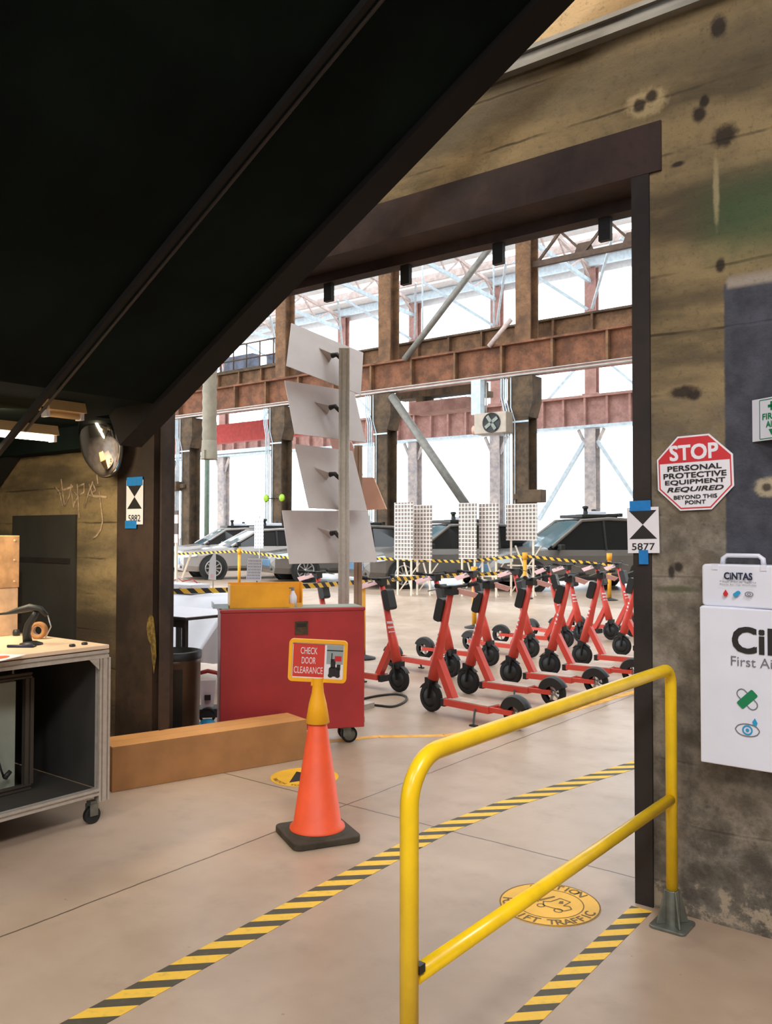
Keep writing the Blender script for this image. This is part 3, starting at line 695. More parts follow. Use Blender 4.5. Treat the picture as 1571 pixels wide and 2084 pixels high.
# ------------------------------------------------------------------ aluminium profile helper
def profile(w_, d_, slots):
    """closed outline of a slotted extrusion, slots on the wide faces"""
    s = 0.010 if w_ < 0.08 else 0.016; g = 0.009; P = []
    def side(p0, p1, n):
        p0, p1 = Vector(p0), Vector(p1); d = (p1-p0); L = d.length; d.normalize(); nn = Vector((-d.y, d.x))
        P.append(tuple(p0))
        for k in range(n):
            c_ = p0+d*(L*(k+0.5)/n)
            for o, dep in ((-s/2, 0), (-s/2, g), (s/2, g), (s/2, 0)): P.append(tuple(c_+d*o+nn*dep))
    side((-w_/2, -d_/2), (w_/2, -d_/2), slots[0]); side((w_/2, -d_/2), (w_/2, d_/2), slots[1]); side((w_/2, d_/2), (-w_/2, d_/2), slots[0]); side((-w_/2, d_/2), (-w_/2, -d_/2), slots[1])
    return P
def extrusion(q, p0, p1, w_, d_, slots=(1, 1), xaxis=(1,0,0), mi=0):
    p0, p1 = Vector(p0), Vector(p1); z = (p1-p0).normalized(); x = Vector(xaxis); x = (x-z*x.dot(z)).normalized(); y = z.cross(x)
    Mx = Matrix((x, y, z)).transposed().to_4x4(); Mx.translation = p0
    q.prism(profile(w_, d_, slots), 0, (p1-p0).length, Mx, mi)

# ------------------------------------------------------------------ workbench
BX, BY, BZ = -4.20, 2.88, 0.985
BL, BW = 1.5, 0.95      # along -Y, along -X
t = thing('workbench', 'wheeled aluminium-framed workbench with a cream top at the left edge', 'workbench', (BX, BY, 0))
q = MB(); q.box((-BW, -BL, BZ-0.022), (0, 0, BZ)); q.build('bench_top', M['bench_top'], t, 0.003)
q = MB(); e = 0.045
extrusion(q, (-e/2, -BL, BZ-0.05), (-e/2, 0, BZ-0.05), e, e, (1,1), (0,0,1)); extrusion(q, (-BW+e/2, -BL, BZ-0.05), (-BW+e/2, 0, BZ-0.05), e, e, (1,1), (0,0,1))
extrusion(q, (-BW+e, -e/2, BZ-0.05), (-e, -e/2, BZ-0.05), e, e, (1,1), (0,0,1)); extrusion(q, (-BW+e, -BL+e/2, BZ-0.05), (-e, -BL+e/2, BZ-0.05), e, e, (1,1), (0,0,1))
q.build('top_frame', M['alu'], t)
for lx in (-e/2-0.001, -BW+e/2):
    for ly in (-e/2, -BL+e/2):
        q = MB(); extrusion(q, (lx, ly, 0.12), (lx, ly, BZ-0.072), e, e*1.5 if lx > -0.1 else e, (1,2 if lx > -0.1 else 1), (1,0,0)); q.build('leg', M['alu'], t)
        cst = MB(); cst.box((lx-0.02-0.02, ly-0.05-0.02, 0.10), (lx+0.02-0.02, ly-0.05+0.02, 0.125)); cst.box((lx-0.045, ly-0.075, 0.045), (lx-0.04, ly-0.025, 0.11)); cst.box((lx, ly-0.075, 0.045), (lx+0.005, ly-0.025, 0.11)); co = cst.build('caster', M['galv'], t)
        cw = MB(); cw.cyl((lx-0.036, ly-0.05, 0.046), (lx-0.004, ly-0.05, 0.046), 0.046, None, 20); cw.build('wheel', M['tyre'], co)
q = MB(); q.box((-BW+0.05, -BL+0.05, 0.17), (-0.01, -0.06, 0.19)); q.build('lower_shelf', M['dark_panel'], t)
q = MB(); extrusion(q, (-0.022, -BL, 0.175), (-0.022, -0.05, 0.175), e*0.8, e, (1,1), (0,0,1)); q.build('shelf_edge', M['alu'], t)
q = MB(); q.box((-BW+0.03, -0.05, 0.19), (-0.05, -0.04, BZ-0.075)); q.build('end_panel', M['dark_panel'], t)
q = MB(); q.box((-BW+0.01, -BL+0.05, 0.19), (-BW+0.02, -0.06, BZ-0.075)); q.build('back_panel', M['dark_panel'], t)
q = MB(); q.prism([(-0.0, 0.0), (-0.06, 0), (0, -0.06)], -0.003, 0.003, frame((0.004, -e*1.5-0.0, BZ-0.073), (0,1,0), (0,0,1)) @ Matrix.Scale(1, 4)); q.cyl((0.004, -e*1.5-0.018, BZ-0.09), (0.012, -e*1.5-0.018, BZ-0.09), 0.008, None, 10); q.build('corner_bracket', M['alu'], t)
# cabinet unit on the shelf
t2 = thing('drawer_unit', 'grey-green metal unit in an aluminium frame inside the bench', 'cabinet', (BX-0.32, BY-0.53, 0.197))
q = MB(); q.box((-0.4, -0.4, 0.02), (0, 0.16, 0.60)); q.build('body', M['grey_panel'], t2, 0.004)
q = MB()
for zz in (0.012, 0.625): extrusion(q, (0.012, -0.42, zz), (0.012, 0.24, zz), 0.03, 0.03, (1,1), (0,0,1))
extrusion(q, (0.012, 0.225, 0.027), (0.012, 0.225, 0.61), 0.035, 0.05); q.build('frame', M['alu_dark'], t2)
t2 = thing('cable', 'thin black cable hanging in front of the grey-green unit', 'cable', (BX-0.25, BY-0.52, 0.3))
q = MB(); q.tube([(0, -0.02, 0.6), (0.005, -0.02, 0.4), (0.0, -0.01, 0.2), (0.02, 0.02, 0.06), (0.0, 0.05, 0.0)], 0.006, 8); q.build('cord', M['black'], t2)
q = MB(); q.tube([(0.0, 0.05, 0.0), (0.0, 0.085, 0.03)], [0.016, 0.012], 8); q.build('plug', M['black'], t2)
# things on the bench
def on_bench(px_, py_): return fl(px_, py_, BZ)
p = on_bench(36, 1292)
t2 = thing('wooden_crate', 'tan board-sided box standing at the left on the bench', 'box', (p.x, p.y, BZ), math.radians(0))
q = MB(); q.box((-0.28, -0.5, 0), (0, 0, 0.29)); q.build('carton', M['cardboard'] if False else M['tan_board'], t2, 0.004)
q = MB(); q.box((-0.28, -0.5, 0.291), (0.004, 0.004, 0.61)); q.build('board_sides', mat('scuffed_tan_board', (196, 152, 108), 0.8, 0, 0.2, 9), t2, 0.004)
q = MB()
for zz in (0.33, 0.46, 0.58): q.cyl((0.004, -0.03, zz), (0.008, -0.03, zz), 0.006, None, 8)
q.build('nail_head', M['bench_top'], t2)
p = on_bench(60, 1312)
t2 = thing('scanner_stand', 'black curved gooseneck scanner stand on the bench', 'scanner', (p.x, p.y, BZ))
vx = Vector((0.79, 0.61, 0))
q = MB(); q.lathe([(0.0, 0.0), (0.062, 0.0), (0.062, 0.008), (0.03, 0.02), (0.0, 0.022)], Matrix.Translation(vx*0.01), 24); q.build('base', M['black'], t2)
q = MB(); pts = [vx*-0.01+Vector((0,0,0.015)), vx*-0.018+Vector((0,0,0.06)), vx*-0.008+Vector((0,0,0.11)), vx*0.025+Vector((0,0,0.16)), vx*0.035+Vector((0,0,0.185))]
q.tube(pts, [0.026, 0.022, 0.020, 0.020, 0.018], 12); q.build('neck', M['black'], t2)
q = MB(); pts = [vx*0.095+Vector((0,0,0.165)), vx*0.06+Vector((0,0,0.20)), vx*0.0+Vector((0,0,0.208)), vx*-0.07+Vector((0,0,0.19)), vx*-0.13+Vector((0,0,0.175)), vx*-0.22+Vector((0,0,0.165))]
q.tube(pts, [0.012, 0.018, 0.022, 0.017, 0.008, 0.004], 12); q.build('head', M['black'], t2)
q = MB(); q.tube([vx*0.1+Vector((0,0,0.165)), vx*0.12+Vector((0,0,0.10)), vx*0.10+Vector((0,0,0.06)), vx*0.09+Vector((0,0,0.04))], 0.004, 6); q.build('cord', M['conduit'], t2)
for px_, py_, lab in ((147, 1316, 'small black knob nearer the scanner on the bench top'), (172, 1312, 'small black knob nearer the corner of the bench top')):
    p = on_bench(px_, py_); q = MB(); q.lathe([(0, 0), (0.016, 0), (0.018, 0.008), (0.014, 0.014), (0, 0.015)], None, 14)
    o = q.build('knob', M['black'], None, 0, (p.x, p.y, BZ)); tag(o, lab, 'knob', 'loose knobs on the bench')
p = on_bench(28, 1293); q = MB(); q.lathe([(0, 0), (0.02, 0), (0.022, 0.02), (0.018, 0.036), (0, 0.038)], None, 14); o = q.build('cap', M['black'], None, 0, (p.x+0.03, p.y, BZ)); tag(o, 'black cylindrical cap lying before the tan box', 'cap')
p = on_bench(10, 1342); t2 = thing('leaflet', 'white leaflet with an orange print at the bench edge', 'paper', (p.x-0.06, p.y, BZ), 0.5)
q = MB(); q.box((-0.09, -0.12, 0), (0.07, 0.12, 0.003)); q.build('sheet', M['paper'], t2)
q = MB(); q.prism([(0.04*math.cos(a*PI/8), 0.07*math.sin(a*PI/8)) for a in range(16)], 0.003, 0.004); q.build('print', M['cone'], t2)
p = on_bench(15, 1318); t2 = thing('pen', 'dark blue pen lying beside the scanner stand', 'pen', (p.x, p.y, BZ+0.008))
q = MB(); q.cyl((0, 0, 0), tuple(vx*0.14), 0.008, None, 8); q.build('barrel', M['navy'], t2)
q = MB(); q.cyl(tuple(vx*0.14), tuple(vx*0.16), 0.008, 0.002, 8); q.build('tip', M['black'], t2)
p = on_bench(78, 1300); t2 = thing('tape_roll', 'brown tape roll behind the scanner stand on the bench', 'tape roll', (p.x, p.y, BZ), 0.7)
q = MB(); q.lathe([(0.028, -0.02), (0.05, -0.02), (0.05, 0.02), (0.028, 0.02), (0.028, -0.02)], Matrix.Translation((0, 0, 0.05)) @ Matrix.Rotation(PI/2, 4, 'X'), 24); q.build('roll', M['cardboard'], t2)
q = MB(); q.lathe([(0.025, -0.02), (0.028, -0.02), (0.028, 0.02), (0.025, 0.02), (0.025, -0.02)], Matrix.Translation((0, 0, 0.05)) @ Matrix.Rotation(PI/2, 4, 'X'), 24); q.build('core', M['brown_board'], t2)

# ------------------------------------------------------------------ long cardboard box
bd = Vector((0.284, 0.958, 0)); t = thing('cardboard_box', 'long low brown cardboard box lying across the doorway', 'box', (-4.64, 3.21, 0), math.atan2(bd.y, bd.x))
q = MB(); q.box((0, 0, 0), (1.40, 0.29, 0.275)); q.build('carton', M['cardboard'], t, 0.004)
q = MB(); q.box((0.002, 0.001, 0.276), (1.398, 0.143, 0.279)); q.box((0.002, 0.146, 0.276), (1.398, 0.288, 0.279)); q.build('flaps', mat('cardboard_lit_top', (204, 146, 86), 0.85, 0, 0.06, 5), t)  # flaps lighter and more orange: light on the top painted in

# ------------------------------------------------------------------ red tool chest
th = math.radians(53); CHH = 1.05; CO = Vector((-4.85, 4.27, 0))
t = thing('tool_chest', 'large red steel chest on casters in the opening', 'tool chest', CO, th)
L, D = 1.09, 0.30
q = MB(); q.box((0, 0, 0.13), (L, D, CHH-0.03)); q.build('body', M['chest'], t, 0.006)
q = MB(); q.box((-0.006, -0.006, CHH-0.03), (L+0.006, D+0.006, CHH-0.004)); q.build('lid', M['chest'], t, 0.006)
q = MB(); q.box((0.01, 0.01, CHH-0.004), (L-0.01, D-0.01, CHH)); q.build('top_mat', M['grey_panel'], t)
q = MB(); q.box((0.55, -0.006, CHH-0.20), (0.65, 0, CHH-0.10)); lt = q.build('latch', M['brown_patch'], t)
q = MB(); q.box((0.565, -0.012, CHH-0.14), (0.635, -0.006, CHH-0.115)); q.build('latch_lip', M['dark_steel'], lt)
for cx_, cy_ in ((L-0.12, 0.09), (L-0.12, D-0.09), (0.12, 0.09), (0.12, D-0.09)):
    q = MB(); q.box((cx_-0.05, cy_-0.04, 0.118), (cx_+0.05, cy_+0.04, 0.13)); q.box((cx_-0.03, cy_-0.03, 0.05), (cx_+0.03, cy_-0.024, 0.12)); q.box((cx_-0.03, cy_+0.024, 0.05), (cx_+0.03, cy_+0.03, 0.12)); co = q.build('caster', M['galv'], t)
    q = MB(); Mw = Matrix.Translation((cx_+0.02, cy_, 0.062)) @ Matrix.Rotation(PI/2, 4, 'X')
    q.lathe([(0.045, -0.02), (0.062, -0.018), (0.062, 0.018), (0.045, 0.02)], Mw, 24); q.build('tyre', M['tyre'], co)
    q = MB(); q.lathe([(0.0, -0.02), (0.045, -0.02), (0.045, 0.02), (0.0, 0.02)], Mw, 24); q.build('hub', M['grey_pipe'], co)
# yellow bin on the chest
Rt = Matrix.Rotation(th, 3, 'Z'); o_ = CO+Rt @ Vector((0.07, 0.03, 0))
t = thing('storage_bin', 'amber yellow folding bin standing on the red chest', 'bin', (o_.x, o_.y, CHH), th)
q = MB()
q.box((0, 0, 0), (0.44, 0.008, 0.175)); q.box((0, 0.2, 0), (0.56, 0.208, 0.185)); q.box((0, 0.008, 0), (0.008, 0.2, 0.175)); q.box((0.552, 0.1, 0), (0.56, 0.2, 0.185)); q.box((0, 0, 0), (0.44, 0.2, 0.006))
q.build('bin_shell', M['orange_post'], t)
q = MB(); q.prism([(0.44, 0.0), (0.47, 0.0), (0.56, 0.10), (0.552, 0.10), (0.465, 0.008), (0.44, 0.008)], 0, 0.03); q.build('front_lip', M['orange_post'], t)
o2 = CO+Rt @ Vector((0.545, 0.075, 0))
t = thing('spray_bottle', 'white spray bottle beside the yellow bin', 'bottle', (o2.x, o2.y, CHH))
q = MB(); q.lathe([(0, 0), (0.03, 0), (0.031, 0.08), (0.014, 0.115), (0.011, 0.13)], None, 16); q.build('bottle', M['white'], t)
q = MB(); q.lathe([(0.012, 0.125), (0.012, 0.15), (0, 0.151)], None, 12); q.box((-0.006, -0.035, 0.142), (0.006, 0.01, 0.152)); q.build('cap', M['grey_print'], t)
o2 = CO+Rt @ Vector((0.0, 0.10, 0))
t = thing('tool_tray', 'pale blue-grey tray end sticking out over the chest corner', 'tray', (o2.x, o2.y, CHH), th)
q = MB(); q.box((-0.05, -0.02, 0.0), (0.06, 0.16, 0.02)); q.build('tray', M['pale_steel'], t)
q = MB(); q.box((-0.05, -0.02, 0.02), (-0.044, 0.16, 0.045)); q.box((-0.05, -0.026, 0.0), (0.06, -0.02, 0.035)); q.build('rim', M['pale_steel'], t)

# ------------------------------------------------------------------ stands with plates
pc = Vector((-4.80, 5.60, 0))
t = thing('plate_stand', 'tall slotted aluminium upright carrying four tilted metal plates behind the chest', 'stand', pc)
q = MB(); extrusion(q, (0,0,0.05), (0,0,3.20), 0.09, 0.09, (2,2), (0.79, 0.61, 0)); q.build('upright', M['alu'], t)
q = MB(); q.box((-0.13, -0.13, 0), (0.13, 0.13, 0.05)); q.build('base', M['alu'], t)
plates = [((-4.995, 5.585, 3.135), (0.40, 0.86, -0.26), (-0.36, 0.12, 0.92), 0.72, 0.47), ((-4.9983, 5.5835, 2.6725), (0.2865, 0.9574, -0.036), (-0.376, 0.1469, 0.9149), 0.717, 0.5258),
          ((-4.9658, 5.6272, 2.094), (0.1618, 0.9865, -0.024), (-0.3592, 0.0816, 0.9297), 0.654, 0.5947), ((-4.9827, 5.6302, 1.5865), (0.4547, 0.8906, 0.0086), (-0.3494, 0.1695, 0.9215), 0.812, 0.4938)]
for c_, ax, ay, pw, ph in plates:
    Mp = frame(Vector(c_)-pc, ax, ay)
    q = MB(); q.prism(rect(0, 0, pw, ph), -0.006, 0.0, Mp); pl = q.build('plate', M['plate'], t)
    v = Mp.inverted() @ Vector((0, 0, c_[2]))
    q = MB(); zt_ = max(0.03, v.z-0.05)
    vs = [(v.x-0.17, 0.10, 0), (v.x-0.17, 0.085, 0), (v.x-0.06, -0.02, 0), (v.x-0.055, 0.06, 0), (v.x-0.07, 0.0, zt_*0.8)]
    q.add([Mp @ Vector(p_) for p_ in vs], [(0,1,4), (1,2,4), (2,3,4), (3,0,4)]); q.build('gusset', M['plate'], pl)
    q = MB(); q.tube([Mp @ Vector((v.x-0.07, 0.0, zt_*0.6)), Mp @ Vector((v.x-0.05, -0.01, zt_)), Vector((0, 0, c_[2]-pc.z-0.03)) + Vector((-0.02, -0.01, 0))], [0.024, 0.02, 0.013], 10); q.build('clamp', M['black'], pl)
p = at(729, 1000, 6.15)
t = thing('board_stand', 'brown upright with a peach board just behind the plate stand', 'stand', (p.x, p.y, 0))
q = MB(); extrusion(q, (0,0,0.05), (0,0,at(729, 907, 6.15).z), 0.075, 0.06, (1,1), (0.79, 0.61, 0)); q.build('upright', M['brown_board'], t)
q = MB(); q.box((-0.11, -0.11, 0), (0.11, 0.11, 0.05)); q.build('base', M['alu'], t)
def tilted_quad(q, pts, Y, tilt, thick, org):
    ps = []
    for x_, y_ in pts:
        p_ = at(x_, y_, Y); ps.append(p_-org+Vector((0, (p_.z-1.9)*tilt, 0)))
    n_ = len(ps); vs = ps+[p_+Vector((0, thick, 0)) for p_ in ps]
    q.add(vs, [tuple(reversed(range(n_))), tuple(range(n_, 2*n_))]+[(i, (i+1) % n_, n_+(i+1) % n_, n_+i) for i in range(n_)])
og = Vector((p.x, p.y, 0))
q = MB(); tilted_quad(q, [(700,970),(760,972),(786,1036),(712,1040)], 6.22, 0.0, 0.012, og); q.build('board', M['peach'], t)
q = MB(); tilted_quad(q, [(668,884),(715,900),(738,968),(690,962)], 6.22, 0.0, 0.012, og); q.build('board', mat('dusky_pink_board', (206, 160, 148), 0.6, 0, 0.04), t)

# ------------------------------------------------------------------ objects beside the post
p = at(352, 1400, 4.21)
t = thing('trash_can', 'bronze open-topped trash can beside the left post', 'trash can', (p.x, 4.21, 0))
R_ = 0.205
q = MB(); q.lathe([(R_*0.92, 0.0), (R_*0.96, 0.06), (R_, 0.62), (R_*1.02, 0.70), (R_*0.96, 0.70), (R_*0.9, 0.1), (0, 0.09)], None, 36); q.build('bucket', M['bin_brown'], t)
q = MB(); q.lathe([(R_*1.03, 0.66), (R_*1.04, 0.715), (R_*0.9, 0.72), (R_*0.88, 0.64)], None, 36); q.build('bag_rim', M['black'], t)
for a_ in (-1.9, -0.75):
    q = MB(); q.lathe([(R_*0.985, 0.04), (R_*1.012, 0.60)], None, 10, 0, True, a_-0.42, a_+0.42); q.build('side_panel', M['bin_dark'], t)
p = fl(398, 1255, 0.95)
t = thing('black_table', 'black-framed white-topped table corner between the post and the white sheet', 'table', (p.x, p.y, 0))
q = MB(); q.box((-0.9, -0.1, 0.925), (0, 0.55, 0.946)); q.build('table_edge', M['black'], t)
q = MB(); q.box((-0.895, -0.095, 0.946), (-0.005, 0.545, 0.951)); q.build('table_top', M['white'], t)
q = MB(); q.box((-0.88, -0.06, 0.86), (-0.06, -0.05, 0.925)); q.build('apron', M['black'], t)
for lx, ly in ((-0.085, -0.05), (-0.85, -0.05), (-0.085, 0.5), (-0.85, 0.5)):
    q = MB(); q.box((lx-0.022, ly, 0), (lx+0.022, ly+0.03, 0.925)); q.build('leg', M['black'], t)
p = at(395, 1300, 5.75)
t = thing('covered_bench', 'low bench under a sloping white dust sheet between the post and the red chest', 'bench', (p.x, 5.75, 0))
prof = [(-0.62, 0.02), (-0.60, 0.14), (-0.35, 0.40), (-0.05, 0.72), (0.16, 0.93), (0.32, 0.955), (0.9, 0.955), (0.93, 0.90), (0.94, 0.1)]  # slope shaped so the sheet faces up and catches skylight
NX = 26; vs = []; fs = []
for i in range(NX+1):
    u = -1.35+1.78*i/NX
    for k_, (y_, z_) in enumerate(prof):
        wv = 0.018*math.sin(u*9+k_*0.9)+0.010*math.sin(u*23+k_*2.1)
        amp = 0.0 if k_ in (4, 5, 6) else 1.0
        vs.append((u, y_-wv*amp, max(0.004, z_+wv*0.6*amp)))
n_ = len(prof)
for i in range(NX):
    for k_ in range(n_-1): fs.append((i*n_+k_, (i+1)*n_+k_, (i+1)*n_+k_+1, i*n_+k_+1))
q = MB(); q.add(vs, fs, 0, True); o = q.build('dust_sheet', M['white'], t)
md = o.modifiers.new('cloth_thickness', 'SOLIDIFY'); md.thickness = 0.004
q = MB(); q.box((-1.32, 0.24, 0.89), (0.40, 0.86, 0.94)); q.build('bench_top', M['bench_top'], t)
for lx in (-1.26, 0.34):
    for ly in (0.28, 0.82):
        q = MB(); q.box((lx-0.03, ly-0.03, 0), (lx+0.03, ly+0.03, 0.89)); q.build('leg', M['cream_leg'], t)
q = MB(); q.box((0.02, -0.30, 0.40), (0.30, -0.26, 0.412), 0, Matrix.Translation((0, -0.035, 0.03))); q.build('fold_shade', M['grey_print'], t)  # grey strip stands in for the shade along a fold of the sheet
base = Vector((p.x, 5.75, 0.955))
def small(name, label, cat, off): return thing(name, label, cat, tuple(base+Vector(off)+Vector((-0.36, 0.24, 0.005))))
t = small('foam_block', 'white foam block with grey handles on the sheet-covered bench', 'foam block', (-0.42, 0.02, 0))
q = MB(); q.box((-0.12, 0, 0), (0.42, 0.26, 0.10)); q.build('block', M['white'], t, 0.01)
q = MB(); q.box((0.02, -0.012, 0.02), (0.045, 0, 0.075)); q.box((0.22, -0.012, 0.0), (0.245, 0, 0.06)); q.build('handle', M['grey_print'], t)
t = small('wire_coil', 'red and white wires looping over the foam block', 'wires', (-0.42, 0.16, 0.10))
q = MB(); q.tube([(-0.1, 0, 0.01), (0.0, 0.02, 0.05), (0.12, -0.02, 0.02), (0.24, 0.02, 0.05), (0.34, 0, 0.012)], 0.006, 6); q.build('wire', M['sign_red'], t)
q = MB(); q.tube([(-0.08, 0.03, 0.01), (0.06, -0.03, 0.06), (0.2, 0.03, 0.03), (0.34, 0.04, 0.012)], 0.006, 6); q.build('wire', M['conduit'], t)
t = small('pennant', 'tall folded white paper sign on the sheet-covered bench', 'paper sign', (0.10, 0.22, 0))
q = MB(); q.prism([(-0.06, 0.15), (0.06, 0.15), (0.055, 0.38), (0.05, 0.46), (-0.04, 0.36)], 0, 0.006, frame((0,0,0), (1,0,0), (0,0,1))); q.build('sheet', M['paper'], t)
q = MB(); q.tube([(0, 0.01, 0), (0, 0.01, 0.3)], 0.006, 6); q.build('stick', M['conduit'], t)
q = MB(); q.prism([(0.025*math.cos(a*PI/6), 0.19+0.025*math.sin(a*PI/6)) for a in range(12)], 0.006, 0.008, frame((0,0,0), (1,0,0), (0,0,1))); q.build('print', M['tag'], t)
t = small('text_sheet', 'white sheet of small print propped up behind the yellow bin', 'paper sign', (0.58, 0.36, 0))
Mt = frame((0, 0, 0), (0.92, 0.35, 0), (0, 0.15, 1))
q = MB(); q.prism(rect(0, 0.27, 0.17, 0.24), 0, 0.004, Mt); q.build('sheet', M['paper'], t)
q = MB(); q.box((-0.02, 0.02, 0), (0.02, 0.10, 0.02)); q.tube([(0, 0.06, 0.01), (0, 0.06, 0.3)], 0.006, 6); q.build('easel', M['black'], t)
q = MB()
for k_ in range(7):
    for j_ in range(9): q.prism(rect(-0.068+0.017*j_, 0.175+0.031*k_, 0.006, 0.02), 0.004, 0.005, Mt)
q.build('print', M['grey_print'], t)
# red framed cart
p = fl(422, 1478)
t = thing('hand_cart', 'small red tube-framed cart with a white panel and blue drum behind the cardboard box', 'cart', (p.x, p.y, 0), math.radians(48))
q = MB(); q.tube([(-0.10, 0, 0.12), (-0.10, 0, 0.38), (-0.085, 0, 0.44), (0, 0, 0.46), (0.085, 0, 0.44), (0.10, 0, 0.38), (0.10, 0, 0.12)], 0.018, 10); q.build('frame', M['chest'], t)
q = MB(); q.prism([(-0.05, 0.16), (0.05, 0.16), (0.068, 0.38), (-0.068, 0.38)], 0, 0.01, frame((0, 0.02, 0), (1,0,0), (0,0,1))); q.build('panel', M['white'], t)
q = MB(); q.box((-0.025, -0.02, 0.22), (0.025, 0.012, 0.26)); q.build('socket', M['black'], t)
q = MB(); q.box((-0.12, -0.05, 0.08), (0.12, 0.15, 0.15)); q.torus((0, -0.04, 0.10), (0,1,0.2), 0.06, 0.012, 16, 6); q.build('base', M['black'], t)
q = MB(); q.lathe([(0.0, 0.075), (0.045, 0.068), (0.07, 0.04), (0.075, 0.0), (0, 0)], Matrix.Translation((0, -0.07, 0.0)), 20); q.build('drum', M['blue_print'], t)
for s_ in (-1, 1):
    q = MB(); q.cyl((s_*0.12, 0.1, 0.06), (s_*0.15, 0.1, 0.06), 0.06, None, 16); q.build('wheel', M['tyre'], t)
# hose on the floor
q = MB(); pts = [fl(x_, y_) for x_, y_ in ((735,1434),(770,1438),(800,1440),(824,1430),(826,1420),(805,1415),(770,1418),(740,1424))]
pp = []
for i in range(len(pts)-1):
    a, b, c_, d_ = pts[max(i-1, 0)], pts[i], pts[i+1], pts[min(i+2, len(pts)-1)]
    for k_ in range(6):
        u = k_/6; pp.append(0.5*((2*b)+(c_-a)*u+(2*a-5*b+4*c_-d_)*u*u+(3*b-a-3*c_+d_)*u**3))
q.tube([(v.x, v.y, 0.011) for v in pp+[pts[-1]]], 0.011, 8); tag(q.build('floor_hose', M['black']), 'black hose loop on the floor beside the red chest', 'hose')

